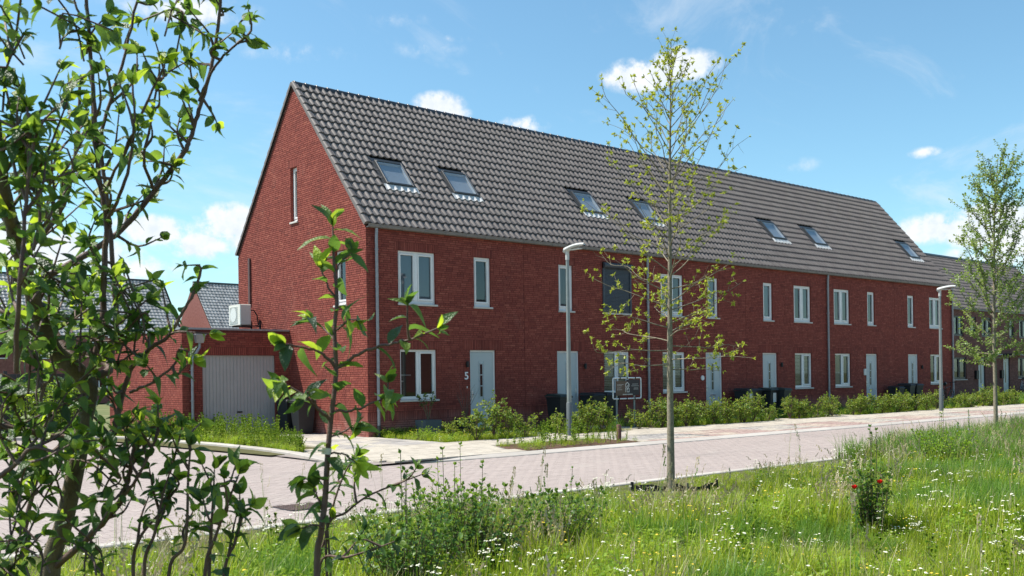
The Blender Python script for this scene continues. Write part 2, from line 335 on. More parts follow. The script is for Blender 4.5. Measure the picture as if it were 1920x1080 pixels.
def skin(name, u0, u1, v0, v1, holes, parent, M, mats, gable=None, depth=0.11):
    us = sorted({u0, u1, *[h[0] for h in holes], *[h[1] for h in holes]}); vs = sorted({v0, v1, *[h[2] for h in holes], *[h[3] for h in holes]})
    m = MB()
    for i in range(len(us)-1):
        for j in range(len(vs)-1):
            cu, cv = (us[i]+us[i+1])/2, (vs[j]+vs[j+1])/2
            if any(h[0] < cu < h[1] and h[2] < cv < h[3] for h in holes): continue
            m.add([(us[i],vs[j],0),(us[i+1],vs[j],0),(us[i+1],vs[j+1],0),(us[i],vs[j+1],0)], [(0,1,2,3)], 0)
    for (a, b, c, d) in holes:
        f, k = 0.004, -depth
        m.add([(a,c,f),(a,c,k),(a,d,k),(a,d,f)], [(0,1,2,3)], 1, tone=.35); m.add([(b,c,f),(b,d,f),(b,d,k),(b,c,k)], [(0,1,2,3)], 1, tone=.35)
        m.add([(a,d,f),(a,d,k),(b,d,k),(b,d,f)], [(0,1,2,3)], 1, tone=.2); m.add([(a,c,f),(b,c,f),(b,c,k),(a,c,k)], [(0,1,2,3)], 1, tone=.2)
    if gable: m.add([(u0,v1,0),(u1,v1,0),((u0+u1)/2,gable,0)], [(0,1,2)], 0)
    return m.build(name, mats, parent, M)

BR = {}
def brick_mesh(w, h, tone, mats):
    k = (round(w, 2), round(h, 2), tone, mats.name)
    if k not in BR: BR[k] = boxes_mesh('brick', [(0, w, 0, h, -0.004, 0.009)], mats, [tone], 0.002)
    return BR[k]
def bricks(wall, M, lst, nind, m=None, stuff='brickwork'):
    m = m or M_BRICK
    n = len(lst); tones = np.clip(rng.normal(.48, .13, n), 0, 1)
    for i_, q_ in enumerate(lst):
        if q_[4]: tones[i_] = max(0, tones[i_]-.14)
    idx = []
    if nind:
        dist = []
        for i, (a, b, c, d, s) in enumerate(lst):
            w = b-a
            full = (abs(w-.21) < .002 or abs(w-.10) < .002) if not s else abs(w-.05) < .002
            dist.append((M @ Vector(((a+b)/2, (c+d)/2, 0)) - EYE).length if full else 1e9)
        idx = [i for i in np.argsort(dist)[:nind] if dist[i] < 1e8]
    st = set(int(i) for i in idx)
    for i in idx:
        a, b, c, d, s = lst[i]
        t = (0.15, .35, .5, .65, .85)[int(min(4, tones[i]*5))]
        newobj('brick', brick_mesh(b-a, d-c, t, m), wall, M @ Matrix.Translation((a, c, random.uniform(-.0015, .0015))))
    rest = [i for i in range(n) if i not in st]
    A = [(lst[i][0], lst[i][1], lst[i][2], lst[i][3], -0.004, 0.009+random.uniform(-.0015, .0015)) for i in rest]
    newobj(stuff, boxes_mesh(stuff, A, m, tones[rest], 0.002), wall, M, kind='stuff')

def ring(m, a, b, c, d, w, o0, o1, mi=0, wb=None, ch=.006):
    wb = wb or w
    m.cbox(a, a+w, c, d, o0, o1, ch, mi); m.cbox(b-w, b, c, d, o0, o1, ch, mi)
    m.cbox(a+w, b-w, d-w, d, o0, o1-.001, ch, mi); m.cbox(a+w, b-w, c, c+wb, o0, o1-.001, ch, mi)
def window(parent, M, a, b, c, d, lights=1, fill=None, mf=None, label=None, name='window', sill=True, opening=(True, True), glass=None, depth=-0.05):
    mf = mf or M_WHITE; f = MB(); o1 = depth; o0 = depth-.06
    ring(f, a, b, c, d, .062, o0, o1, 0, .09)
    if lights == 2:
        cm_ = (a+b)/2; f.cbox(cm_-.045, cm_+.045, c+.09, d-.062, o0, o1-.002, .006)
    win = f.build(name, mf, parent, M, label=label)
    spans = [(a+.062, b-.062)] if lights == 1 else [(a+.062, cm_-.045), (cm_+.045, b-.062)]
    for k, (p, q) in enumerate(spans):
        e = 0
        if opening[k]:
            s = MB(); ring(s, p+.002, q-.002, c+.092, d-.064, .048, o0+.01, o1+.014, 0, .055, .008); s.build('sash', mf, win, M); e = .048
        g = MB(); g.add([(p+e,c+.09+e,o0+.02),(q-e,c+.09+e,o0+.02),(q-e,d-.062-e,o0+.02),(p+e,d-.062-e,o0+.02)], [(0,1,2,3)])
        g.build('pane', glass or M_GLASS, win, M)
    if sill:
        s = MB(); s.cbox(a-.03, b+.05, c-.055, c-.003, -.06, .055, .008); s.build('sill', M_SILL, win, M)
    r = MB(); k0, k1 = -.113, -1.3
    r.add([(a-.3,c-.2,k0),(b+.3,c-.2,k0),(b+.3,d+.1,k0),(a-.3,d+.1,k0),(a-.3,c-.2,k1),(b+.3,c-.2,k1),(b+.3,d+.1,k1),(a-.3,d+.1,k1)],
          [(4,5,6,7),(0,1,5,4),(1,2,6,5),(2,3,7,6),(3,0,4,7)], 0)
    # the wall's inner face round the opening closes the room
    for q in ((a-.3,a,c-.2,d+.1),(b,b+.3,c-.2,d+.1),(a,b,d,d+.1),(a,b,c-.2,c)): r.add([(q[0],q[2],k0),(q[1],q[2],k0),(q[1],q[3],k0),(q[0],q[3],k0)], [(0,1,2,3)], 0)
    r.build('interior', M_ROOM, win, M)
    if fill == 'roller': g = MB(); g.box(a+.04, b-.04, c+.03, d-.03, -.135, -.125); g.build('roller_blind', M_BLIND, win, M)
    if fill == 'slats':
        g = MB(); v = c+.08
        while v < d-.05: g.add([(a+.05,v,-.13),(b-.05,v,-.13),(b-.05,v+.038,-.165),(a+.05,v+.038,-.165)], [(0,1,2,3)]); v += .055
        g.build('slatted_blind', M_SLAT, win, M)
    if fill in ('net', 'curtain'):
        g = MB(); n = 40; vs = []; spn = [(a+.03, b-.03)] if fill == 'net' else [(a+.03, a+.03+(b-a)*.28), (b-.03-(b-a)*.28, b-.03)]
        for (p, q) in spn:
            vs = []
            for i in range(n+1):
                x = p+(q-p)*i/n; o = -.17+.018*math.sin(i*1.7)+.01*math.sin(i*.9); vs += [(x, c+.02, o), (x, d-.02, o)]
            g.add(vs, [(2*i, 2*i+2, 2*i+3, 2*i+1) for i in range(n)], 0, True)
        g.build('curtain', M_CURT if fill == 'curtain' else M_NET, win, M)
    if fill == 'halfblind': g = MB(); g.box(a+.04, (a+b)/2, c+.05, c+.62, -.135, -.125); g.build('privacy_screen', M_BLIND, win, M)
    return win
def door(parent, M, a, b, c, d, hinge='r', label=None):
    f = MB(); w = .055; o0, o1 = -.11, -.045
    f.cbox(a, a+w, c, d, o0, o1, .006); f.cbox(b-w, b, c, d, o0, o1, .006); f.cbox(a+w, b-w, d-w, d, o0, o1-.001, .006)
    dr = f.build('door', M_WHITE, parent, M, label=label)
    l = MB(); l.cbox(a+w+.004, b-w-.004, c+.02, d-w-.004, -.10, -.058, .004); lf = l.build('door_leaf', M_DOOR, dr, M)
    uc = (a+b)/2 + (-.03 if hinge == 'r' else .03); g = MB(); v0, v1 = c+.92, c+1.88
    m = MB(); ring(m, uc-.07, uc+.07, v0-.03, v1+.03, .022, -.06, -.044, 0, .03, .004)
    m.box(uc-.10, uc-.085, v0-.07, v1+.08, -.058, -.048); m.box(uc+.085, uc+.10, v0-.07, v1+.08, -.058, -.048)
    for k in (1, 2): m.box(uc-.048, uc+.048, v0+(v1-v0)*k/3-.012, v0+(v1-v0)*k/3+.012, -.058, -.046)
    m.build('glazing_bead', M_DOOR, dr, M)
    for k in range(3):
        g = MB(); p0 = v0+(v1-v0)*k/3+.012; p1 = v0+(v1-v0)*(k+1)/3-.012; g.box(uc-.047, uc+.047, p0, p1, -.058, -.054); g.build('door_glass', M_DGLASS, dr, M)
    m = MB(); m.cbox(uc-.17, uc+.17, c+.70, c+.765, -.058, -.045, .004); m.build('letterbox', M_STEEL, dr, M)
    hu = a+.11 if hinge == 'r' else b-.11; s = 1 if hinge == 'r' else -1
    m = MB(); m.box(hu-.018, hu+.018, c+.86, c+1.10, -.058, -.050); m.tube([(hu, c+1.0, -.055), (hu, c+1.0, -.005), (hu+s*.11, c+1.0, -.002)], .010, 6); m.build('handle', M_STEEL, dr, M)
    m = MB(); m.box(a-.02, b+.02, c-.05, c+.018, -.10, .03); m.build('threshold', M_DGREY, dr, M)
    r = MB(); r.box(a-.1, b+.1, c-.1, d+.1, -.14, -.113); r.build('door_backing', M_ROOM, dr, M)
    return dr
M_DGLASS = mat('door_glass_dark', (0.012,0.014,0.018), 0.08, 0.6)

# ================================================================== roof
NCOL, NROW = 25, 18; TW = HW/NCOL; ROOFL = 6.12; EX = ROOFL/NROW
def roofM(x): return frame((x, -0.06, EAVE+0.06), (1,0,0), (0,CA,SA), (0,-SA,CA))
def tile_shape(w, e, ns=8, ov=.045):
    t = np.linspace(0, w+.006, ns+1); hp = w*.52
    h = np.where(t < hp, .040*np.sin(PI*np.clip(t/hp, 0, 1))**.9, -.007*np.sin(PI*(t-hp)/(w-hp+.006)))
    V = []; 
    for (v, o) in ((0, .046), (.02, .050), (e*.5, .028), (e+ov, .004)): V += [(x, v, o+hh) for x, hh in zip(t, h)]
    V += [(x, 0, .046+hh) for x, hh in zip(t, h)] + [(x, .002, .006+hh*.9) for x, hh in zip(t, h)]
    k = ns+1; Fq = []
    for r in range(3):
        for i in range(ns): Fq.append((r*k+i, r*k+i+1, (r+1)*k+i+1, (r+1)*k+i))
    for i in range(ns): Fq.append((5*k+i, 5*k+i+1, 4*k+i+1, 4*k+i))
    sm = [True]*(3*ns)+[False]*ns
    return np.array(V), np.array(Fq), sm
TV, TF, TSM = tile_shape(TW, EX)
TILEM = [np_mesh('roof_tile', TV, TF, M_TILE, [t]*len(TF), TSM) for t in (.3, .42, .5, .58, .7)]
SKY = [(1.36, 1), (3.73, 1), (9.16, 1), (12.12, 1), (19.92, 1), (22.98, 1), (31.15, 1)]
SV0, SV1 = 1.74, 2.80
M_SKB = mat('skylight_blind', (0.50,0.53,0.55), 0.8, 0.2)
def ztiles(x0, Mr, roof, nind, cols=NCOL):
    cand = []
    for r in range(NROW):
        for c in range(cols):
            cx = x0+(c+.5)*TW; cv = (r+.5)*EX
            if any(s-.02 < cx < s+1.0 and SV0-.05 < cv < SV1+.12 for s, _ in SKY): continue
            cand.append((c*TW, r*EX))
    ms = [Matrix.Translation((u, v, random.uniform(-.002, .002))) @ Matrix.Rotation(random.uniform(-.006, .006), 4, 'Z') for u, v in cand]
    dist = [(Mr @ m.translation - EYE).length for m in ms]; order = np.argsort(dist); ind = set(int(i) for i in order[:nind])
    for i in order[:nind]: newobj('roof_tile', random.choice(TILEM), roof, Mr @ ms[i])
    rest = [i for i in range(len(ms)) if i not in ind]
    if rest:
        Ms = np.array([np.array(ms[i]) for i in rest]); me = batch_mesh('tile_field', TV, TF, M_TILE, Ms, np.clip(rng.normal(.5, .12, len(rest)), 0, 1))
        me.polygons.foreach_set('use_smooth', np.tile(TSM, len(rest))); newobj('tile_field', me, roof, Mr, kind='stuff')
def skylight(parent, x0, s, blind):
    Mr = roofM(x0); a = s-x0; b = a+.94; m = MB()
    ring(m, a, b, SV0+.04, SV1, .055, -.01, .105, 0, .07, .012); sk = m.build('skylight', M_DGREY, parent, Mr)
    m = MB(); m.add([(a+.05,SV0+.1,.085),(b-.05,SV0+.1,.085),(b-.05,SV1-.05,.085),(a+.05,SV1-.05,.085)], [(0,1,2,3)]); m.build('pane', M_SKYGLASS, sk, Mr)
    m = MB(); ring(m, a+.05, b-.05, SV0+.1, SV1-.05, .03, .0, .08, 0); m.build('inner_sash', M_WHITE, sk, Mr)
    m = MB(); m.box(a+.05, b-.05, SV0+.1, SV1-.05, .0, .012); m.build('blind', M_SKB, sk, Mr)
    m = MB(); n = 60; vs = []
    for i in range(n+1):
        x = a-.10+(b-a+.2)*i/n; t = (x % TW); hp = TW*.52; h = .046*math.sin(PI*t/hp)**.9 if t < hp else -.005
        for (v, o) in ((SV0+.05, .055), (SV0-.04, .050+h*.7), (SV0-.19, .050+h)): vs.append((x, v, o))
        vs.append((x, SV0-.192, .022+h))
    m.add(vs, [(4*i+j, 4*i+4+j, 4*i+5+j, 4*i+1+j) for i in range(n) for j in range(3)], 0, False); m.build('lead_apron', M_LEAD, sk, Mr)
    m = MB(); m.box(a-.09, a-.002, SV0+.0, SV1+.06, -.01, .04); m.box(b+.002, b+.09, SV0, SV1+.06, -.01, .04); m.box(a-.09, b+.09, SV1+.002, SV1+.13, -.01, .045)
    m.build('flashing', M_DGREY, sk, Mr)

# ================================================================== the six houses
HSPEC = [
 dict(win=[(1.0,2.24,3.6,5.04,2,'roller'),(3.61,4.23,3.6,5.04,1,None),(1.03,2.25,.96,2.34,2,'dark1')], door=(3.43,4.38,'r')),
 dict(win=[(6.95,7.57,3.6,5.04,1,'net'),(8.92,10.14,.96,2.34,2,'slats')], shut=(8.92,10.2,3.6,5.22), door=(6.85,7.80,'l')),
 dict(win=[(11.74,12.94,3.6,5.04,2,'curtain'),(14.29,14.90,3.6,5.04,1,'roller'),(11.80,13.0,.96,2.34,2,'slats')], door=(14.14,15.09,'r')),
 dict(win=[(17.66,18.27,3.6,5.04,1,'roller'),(19.70,20.90,3.6,5.04,2,'curtain'),(19.73,20.93,.96,2.34,2,'slats')], door=(17.58,18.53,'l')),
 dict(win=[(22.6,23.82,3.6,5.04,2,'net'),(25.25,25.86,3.6,5.04,1,'net'),(22.64,23.86,.96,2.34,2,'halfblind')], door=(25.1,26.04,'r')),
 dict(win=[(28.75,29.36,3.6,5.04,1,'curtain'),(30.80,31.98,3.6,5.04,2,'curtain'),(30.86,32.0,.96,2.34,2,'curtain')], door=(28.75,29.68,'l')),
]
HLAB = ['red brick end house with the sunlit gable and number 5 beside its door',
        'red brick terraced house whose wide upper window is closed by a dark slate roller shutter',
        'third red brick terraced house, half hidden behind the thin young street tree',
        'fourth red brick terraced house, with open slatted blinds downstairs and one skylight beside the downpipe',
        'fifth red brick terraced house, with a small pale plate fixed beside its grey front door',
        'last red brick house at the far end, behind the far lamp post']
def ridge_cap(m, x0, x1, y, z, r0=.125, r1=.105):
    n = 8; v = []
    for (x, r) in ((x0, r0), (x0+.03, r0), (x0+.05, r1+.008), (x1, r1)):
        for k in range(n+1):
            an = PI*k/n*1.1-.05*PI; v.append((x, y+math.cos(an)*r, z+math.sin(an)*r*1.05))
    for k in range(n+1): an = PI*k/n*1.1-.05*PI; v.append((x0, y+math.cos(an)*.08, z+math.sin(an)*.08))
    f = []
    for s_ in range(3):
        for k in range(n): f.append((s_*(n+1)+k, (s_+1)*(n+1)+k, (s_+1)*(n+1)+k+1, s_*(n+1)+k+1))
    for k in range(n): f.append((4*(n+1)+k, k, k+1, 4*(n+1)+k+1))
    m.add(v, f, 0, True)
HOUSES = []
for hi, sp in enumerate(HSPEC):
    x0, x1 = hi*HW, (hi+1)*HW
    h = thing('brick_house', (x0, 0, 0), HLAB[hi], 'house', 'terraced red brick houses of one row'); HOUSES.append(h)
    M = face_front(x0, 0); holes = []; sold = []
    for w in sp['win']: holes.append((w[0]-x0, w[1]-x0, w[2], w[3])); sold.append((w[0]-x0-.10, w[1]-x0+.10, w[3], w[3]+.24))
    da, db, hg = sp['door']; da -= x0; db -= x0
    holes.append((da, db, 0, 2.34)); sold.append((da-.24, db+.28, 2.34, 2.64))
    if 'shut' in sp: q = sp['shut']; holes.append((q[0]-x0, q[1]-x0, 3.6, 5.04)); sold.append((q[0]-x0-.1, q[1]-x0+.1, 5.04, 5.28))
    sold.append((0.006, HW-.006, .42, .66))
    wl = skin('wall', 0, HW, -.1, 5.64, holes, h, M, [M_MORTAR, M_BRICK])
    j = .012 if hi in (1, 3, 5) else 0.0       # expansion joint between the houses of a pair
    lst = lay(0.002+j if hi else -.009, HW-.002, 0, 5.58, holes, sold)
    bricks(wl, M, lst, 150 if hi == 0 else 0)
    for w in sp['win']:
        fill = w[5] if w[5] != 'dark1' else None
        wn = window(h, M, w[0]-x0, w[1]-x0, w[2], w[3], w[4], fill, opening=(w[3] > 3 or w[4] == 1, True))
        if w[5] == 'dark1':
            g = MB(); g.box(.1+w[0]-x0, .55+w[0]-x0, 1.62, 1.66, -.6, -.3); g.box(.1+w[0]-x0, .3+w[0]-x0, 1.45, 1.49, -.6, -.3); g.build('shelf', M_SLAT, wn, M)
    door(h, M, da, db, .06, 2.34, hg)
    if 'shut' in sp:
        q = [sp['shut'][0]-x0, sp['shut'][1]-x0]
        wn = window(h, M, q[0], q[1], 3.6, 5.04, 2, None, sill=False)
        s = MB(); s.cbox(q[0]-.03, q[1]+.03, 3.545, 3.6, -.06, .06, .008); s.build('sill', M_SILL, wn, M)
        s = MB(); s.tube([(q[0]-.03, 5.14, .06), (q[1]+.03, 5.14, .06)], .095, 14); s.box(q[0]-.03, q[1]+.03, 5.05, 5.235, .0, .06)
        sh = s.build('roller_shutter', M_SHUT, h, M)
        s = MB(); v = 3.62
        while v < 5.06: s.cbox(q[0]+.04, q[1]-.04, v, v+.043, .0, .022, .008); v += .045
        s.build('shutter_slats', M_SHUT, sh, M, kind='stuff')
        s = MB(); s.box(q[0]-.03, q[0]+.04, 3.61, 5.05, .0, .05); s.box(q[1]-.04, q[1]+.03, 3.61, 5.05, .0, .05); s.build('guide_rail', M_SHUT, sh, M)
    # roof
    Mr = roofM(x0); m = MB(); e = .05
    m.add([(0,-.02,-.01),(HW,-.02,-.01),(HW,ROOFL+.02,-.01),(0,ROOFL+.02,-.01)], [(0,1,2,3)], 0)
    rf = m.build('roof', M_UNDER, h, Mr)
    ztiles(x0, Mr, rf, 300 if hi < 3 else 0)
    Mb = frame((x1, D+.06, EAVE+.06), (-1,0,0), (0,-CA,SA), (0,SA,CA)); m = MB(); m.box(0, HW, -.02, ROOFL, -.01, .035); m.build('rear_slope', M_TILE, rf, Mb)
    x = x0; k = 0
    while x < x1-.05:
        m = MB(); xe = min(x+.367+.03, x1+.03); ridge_cap(m, 0, xe-x, 0, 0); m.build('ridge_tile', M_RIDGE, rf, Matrix.Translation((x, D/2, RIDGE+.055+random.uniform(-.003, .003)))); x += .367
    for s, bl in SKY:
        if x0 <= s < x1: skylight(h, x0, s, s not in (12.12,))
    # gutter
    g = MB()
    prof = [(-.150,5.650),(-.160,5.642),(-.155,5.585),(-.13,5.568),(-.03,5.568),(-.03,5.60),(-.12,5.60),(-.135,5.64)]
    for xa, xb in ((x0, x1),):
        v = [(xa, y, z) for y, z in prof]+[(xb, y, z) for y, z in prof]; n = len(prof)
        g.add(v, [(i, (i+1) % n, n+(i+1) % n, n+i) for i in range(n)]+[tuple(range(n)), tuple(range(2*n-1, n-1, -1))])
    g.tube([(x0, -.158, 5.650), (x1, -.158, 5.650)], .010, 6)
    x = x0+.35
    while x < x1: g.box(x, x+.018, -.168, -.03, 5.562, 5.660); x += .72
    g.build('gutter', M_GUTTER, h)
    # body
    m = MB(); m.box(x0+.001, x1-.001, D-.2, D, -.1, EAVE); m.build('rear_wall', M_BRICK, h)
def downpipe(h, x):
    m = MB(); m.tube([(x, -.10, 5.56), (x, -.10, 5.47), (x, -.085, 5.36), (x, -.085, .28)], .043, 10)
    d = m.build('downpipe', M_ZINC, h)
    for z in (5.0, 4.0, 2.9, 1.7, .7):
        m = MB(); m.tube([(x, -.085, z-.015), (x, -.085, z+.015)], .052, 10); m.box(x-.012, x+.012, -.05, -.012, z-.01, z+.01); m.build('pipe_clip', M_ZINC, d)
    m = MB(); m.tube([(x, -.085, .30), (x, -.085, .0)], .055, 10); m.build('pipe_foot', M_DGREY, d)
downpipe(HOUSES[0], .27); downpipe(HOUSES[1], 2*HW-.02); downpipe(HOUSES[3], 4*HW+.0); downpipe(HOUSES[5], 6*HW-.08)

# the gable of the first house
h = HOUSES[0]; MG = face_left(0, D); U = lambda y: D-y
gholes = [(U(4.18), U(3.78), 6.24, 7.86), (U(1.66), U(1.06), 3.6, 5.10)]
gs = [(U(4.18)-.12, U(3.78)+.12, 7.86, 8.10), (U(1.66)-.12, U(1.06)+.12, 5.10, 5.34), (0.006, D-.006, .42, .66)]
wl = skin('gable_wall', 0, D, -.1, EAVE, gholes[1:], h, MG, [M_MORTAR, M_BRICK])
# triangular top with the slit window's opening
a, b, c, d = gholes[0]; m = MB(); rr = lambda v: (v-EAVE)/SL
mid = D/2
def rk(v): return (rr(v), D-rr(v))
for (v0_, v1_, opening) in ((EAVE, c, 0), (c, d, 1), (d, RIDGE-.02, 0)):
    l0, r0 = rk(v0_); l1, r1 = rk(v1_)
    if not opening: m.add([(l0,v0_,0),(r0,v0_,0),(r1,v1_,0),(l1,v1_,0)], [(0,1,2,3)])
    else:
        m.add([(l0,v0_,0),(a,v0_,0),(a,v1_,0),(l1,v1_,0)], [(0,1,2,3)]); m.add([(b,v0_,0),(r0,v0_,0),(r1,v1_,0),(b,v1_,0)], [(0,1,2,3)])
f_, k_ = .004, -.11
m.add([(a,c,f_),(a,c,k_),(a,d,k_),(a,d,f_)], [(0,1,2,3)], 1); m.add([(b,c,f_),(b,d,f_),(b,d,k_),(b,c,k_)], [(0,1,2,3)], 1)
m.add([(a,d,f_),(a,d,k_),(b,d,k_),(b,d,f_)], [(0,1,2,3)], 1); m.add([(a,c,f_),(b,c,f_),(b,c,k_),(a,c,k_)], [(0,1,2,3)], 1)
m.build('gable_top', [M_MORTAR, M_BRICK], h, MG)
def gclip(v):
    if v < EAVE: return (0.002, D+.009)
    return (rr(v)+.02, D-rr(v)-.02)
lst = lay(0, D, 0, RIDGE-.15, gholes, gs, gclip)
bricks(wl, MG, lst, 150)
window(h, MG, *gholes[0], 1, 'curtain', depth=-.085); window(h, MG, *gholes[1], 1, 'curtain', depth=-.085)
# verge tiles: front slope one by one, rear slope joined
Mr = roofM(0); MrB = frame((0, D+.06, EAVE+.06), (-1,0,0), (0,-CA,SA), (0,SA,CA))
def verge(m, sx):
    # a half pan with a skirt hanging down over the wall edge
    V = []
    for (v, o) in ((0, .045), (EX+.04, .012)):
        for (x, hh) in ((-.075, -.07), (-.078, .0), (-.06, .035), (-.02, .05), (.03, .045), (.06, .01)): V.append((x*sx, v, o+hh))
    V += [(x*sx, .0, o) for (x, o) in ((-.072, -.06), (.055, .01))]
    m.add(V, [(i, i+1, 7+i, 6+i) for i in range(5)], 0, True); m.add([V[0], V[1], V[2], V[3], V[4], V[5], (V[5][0], 0, -.01), (V[0][0]+.012*sx, 0, -.03)], [(0,1,2,3,4,5,6,7)], 0, False)
    m.box(min(-.075*sx, -.062*sx), max(-.075*sx, -.062*sx), .0, EX+.0, -.05, .03)
rf0 = [c_ for c_ in h.children if c_.name.startswith('roof')][0]
vm = MB(); verge(vm, 1); vme = vm.mesh('verge_tile', M_TILE)
for r in range(NROW): newobj('verge_tile', vme, rf0, Mr @ Matrix.Translation((0, r*EX, random.uniform(-.003, .003))))
vb = MB(); verge(vb, -1); vbe = vb.mesh('verge_tile', M_TILE)
for r in range(NROW): newobj('verge_tile', vbe, rf0, MrB @ Matrix.Translation((0, r*EX, 0)))
# far gable of the last house
h6 = HOUSES[5]; m = MB(); X = LROW; m.add([(X,0,-.1),(X,D,-.1),(X,D,EAVE),(X,D/2,RIDGE),(X,0,EAVE)], [(0,1,2,3,4)]); m.build('far_gable', M_BRICK, h6)
rf6 = [c_ for c_ in h6.children if c_.name.startswith('roof')][0]
vm = MB(); verge(vm, -1); vme = vm.mesh('verge_tile', M_TILE)
for r in range(NROW): newobj('verge_tile', vme, rf6, roofM(X) @ Matrix.Translation((0, r*EX, 0)))

# details on the fronts
def front_box(h, name, x, z, w, hh, dp, m, **k):
    b = MB(); b.cbox(x-w/2, x+w/2, z-hh/2, z+hh/2, 0.0, dp, .01); return b.build(name, m, h, face_front(0, 0), **k)
def wall_lamp(h, x, z):
    b = MB(); b.tube([(x, z-.085, .065), (x, z+.085, .065)], .042, 12); b.box(x-.03, x+.03, z-.03, z+.03, .0, .06); b.build('wall_lamp', M_BLACK, h, face_front(0, 0))
wall_lamp(HOUSES[0], 3.29, 1.93); wall_lamp(HOUSES[1], 8.02, 1.86); wall_lamp(HOUSES[3], 18.75, 1.88); wall_lamp(HOUSES[5], 29.95, 1.75)
front_box(HOUSES[0], 'doorbell', 3.31, 1.27, .03, .06, .02, M_STEEL)
front_box(HOUSES[4], 'meter_plate', 24.95, 1.55, .16, .28, .05, M_SLAT)
b = MB(); b.tube([(13.93, 1.42, .0), (13.93, 1.42, .03)], .09, 20); b.build('round_plaque', M_WHITE, HOUSES[2], face_front(0, 0))
tcv = bpy.data.curves.new('house_number', 'FONT'); tcv.body = '5'; tcv.size = .30; tcv.extrude = .008; tcv.align_x = 'CENTER'; tcv.offset = .006; tcv.materials.append(M_WHITE)
_t = bpy.data.objects.new('tmp', tcv); COL.objects.link(_t); bpy.context.view_layer.update(); _me = bpy.data.meshes.new_from_object(_t.evaluated_get(bpy.context.evaluated_depsgraph_get())); bpy.data.objects.remove(_t); bpy.data.curves.remove(tcv)
if not _me.materials: _me.materials.append(M_WHITE)
newobj('house_number', _me, HOUSES[0], face_front(0, 0) @ Matrix.Translation((3.28, 1.50, .02)))

# ================================================================== garage
GX0, GY = -3.28, 4.4
g = thing('garage', (GX0, GY, 0), 'flat-roofed red brick garage with a ribbed grey up-and-over door, built against the gable', 'garage')
M = face_front(GX0, GY); gh_ = [(.58, 2.80, 0, 2.28)]
wl = skin('wall', 0, -GX0, -.1, 3.0, gh_, g, M, [M_MORTAR, M_BRICK]); bricks(wl, M, lay(-.009, -GX0-.012, 0, 2.98, gh_, [(.46, 2.92, 2.28, 2.52)]), 150)
M2 = face_left(GX0, GY+6.2); wl = skin('side_wall', 0, 6.2, -.1, 3.0, [], g, M2, [M_MORTAR, M_BRICK]); bricks(wl, M2, lay(0, 6.209, 0, 2.98, [], [(0, 6.2, .42, .66)]), 140)
m = MB(); m.box(GX0+.02, -.02, GY+.02, GY+6.2, 2.95, 3.0); m.box(GX0+.02, -.02, GY+6.1, GY+6.2, -.1, 2.95); m.build('flat_roof', M_DGREY, g)
m = MB(); m.box(GX0-.03, 0-.012, GY-.035, GY+.12, 3.0, 3.055); m.box(GX0-.03, GX0+.12, GY+.121, GY+6.2, 3.0, 3.055); m.build('roof_trim', M_ZINC, g)
dm = MB(); a, b = .60, 2.78; n = 21; w = (b-a)/n
for i in range(n):
    u = a+i*w; vs = []
    for (du, o) in ((0, -.085), (.012, -.07), (w-.012, -.07), (w, -.085)): vs += [(u+du, .02, o), (u+du, 2.25, o)]
    dm.add(vs, [(0,2,3,1),(2,4,5,3),(4,6,7,5)])
gd = dm.build('garage_door', M_GDOOR, g, M)
m = MB(); m.box(.582, .605, 0, 2.27, -.10, -.055); m.box(2.775, 2.798, 0, 2.27, -.10, -.055); m.box(.605, 2.775, 2.245, 2.278, -.10, -.055); m.build('door_frame', M_GDOOR, gd, M)
m = MB(); m.cbox(1.62, 1.78, .62, .66, -.07, -.035, .01); m.build('handle', M_BLACK, gd, M)
m = MB(); m.box(.5, 2.9, -.1, 2.4, -.2, -.13); m.build('door_backing', M_ROOM, g, M)
hx, py_ = .47, .09
m = MB(); m.add([(hx-.14,2.86,.012),(hx+.14,2.86,.012),(hx+.10,2.62,.012),(hx-.10,2.62,.012),(hx-.14,2.86,.20),(hx+.14,2.86,.20),(hx+.10,2.62,.14),(hx-.10,2.62,.14)],
                [(4,5,6,7),(0,1,5,4),(1,2,6,5),(2,3,7,6),(3,0,4,7),(0,3,2,1)]); m.box(hx-.155, hx+.155, 2.84, 2.88, .01, .215)
hp = m.build('rain_hopper', M_ZINC, g, M)
m = MB(); m.tube([(hx, 2.63, py_), (hx, 2.50, py_), (hx-.20, 2.18, py_), (hx-.22, 2.10, py_), (hx-.22, .0, py_)], .042, 10); dp_ = m.build('downpipe', M_ZINC, g, M)
for z in (1.85, 1.0, .35):
    m = MB(); m.tube([(hx-.22, z-.015, py_), (hx-.22, z+.015, py_)], .052, 10); m.box(hx-.27, hx-.255, z-.01, z+.01, .0, .09); m.build('pipe_clip', M_ZINC, dp_, M)

# air conditioner on the garage roof, its wall bracket, and the duct up the gable
ac = thing('air_conditioner', (-.42, 6.6, 3.06), 'cream outdoor air conditioning unit mounted over the garage roof against the gable', 'air conditioner')
M_AC = mat('ac_cream', (0.62,0.60,0.53), 0.5, 0.3, 0, (0.70,0.68,0.62), 3, 1)
m = MB(); m.cbox(-.72, -.36, 3.28, 3.92, -7.05, -6.22, .02); m.build('casing', M_AC, ac, frame((0,0,0),(1,0,0),(0,0,1),(0,-1,0)))
Ma = face_left(-.72, 7.05); m = MB()
for k in range(16): m.box(.06, .62, .05+k*.034+3.28, .062+k*.034+3.28, .004, .012)
m.tube([(.34, 3.6, .004), (.34, 3.6, .016)], .22, 24); m.build('fan_grille', M_SLAT, ac, Ma)
m = MB()
for y in (6.32, 6.95): m.box(-.66, -.013, y-.02, y+.02, 3.235, 3.275); m.box(-.05, -.013, y-.02, y+.02, 2.95+.11, 3.45)
m.build('wall_bracket', M_DGREY, ac)
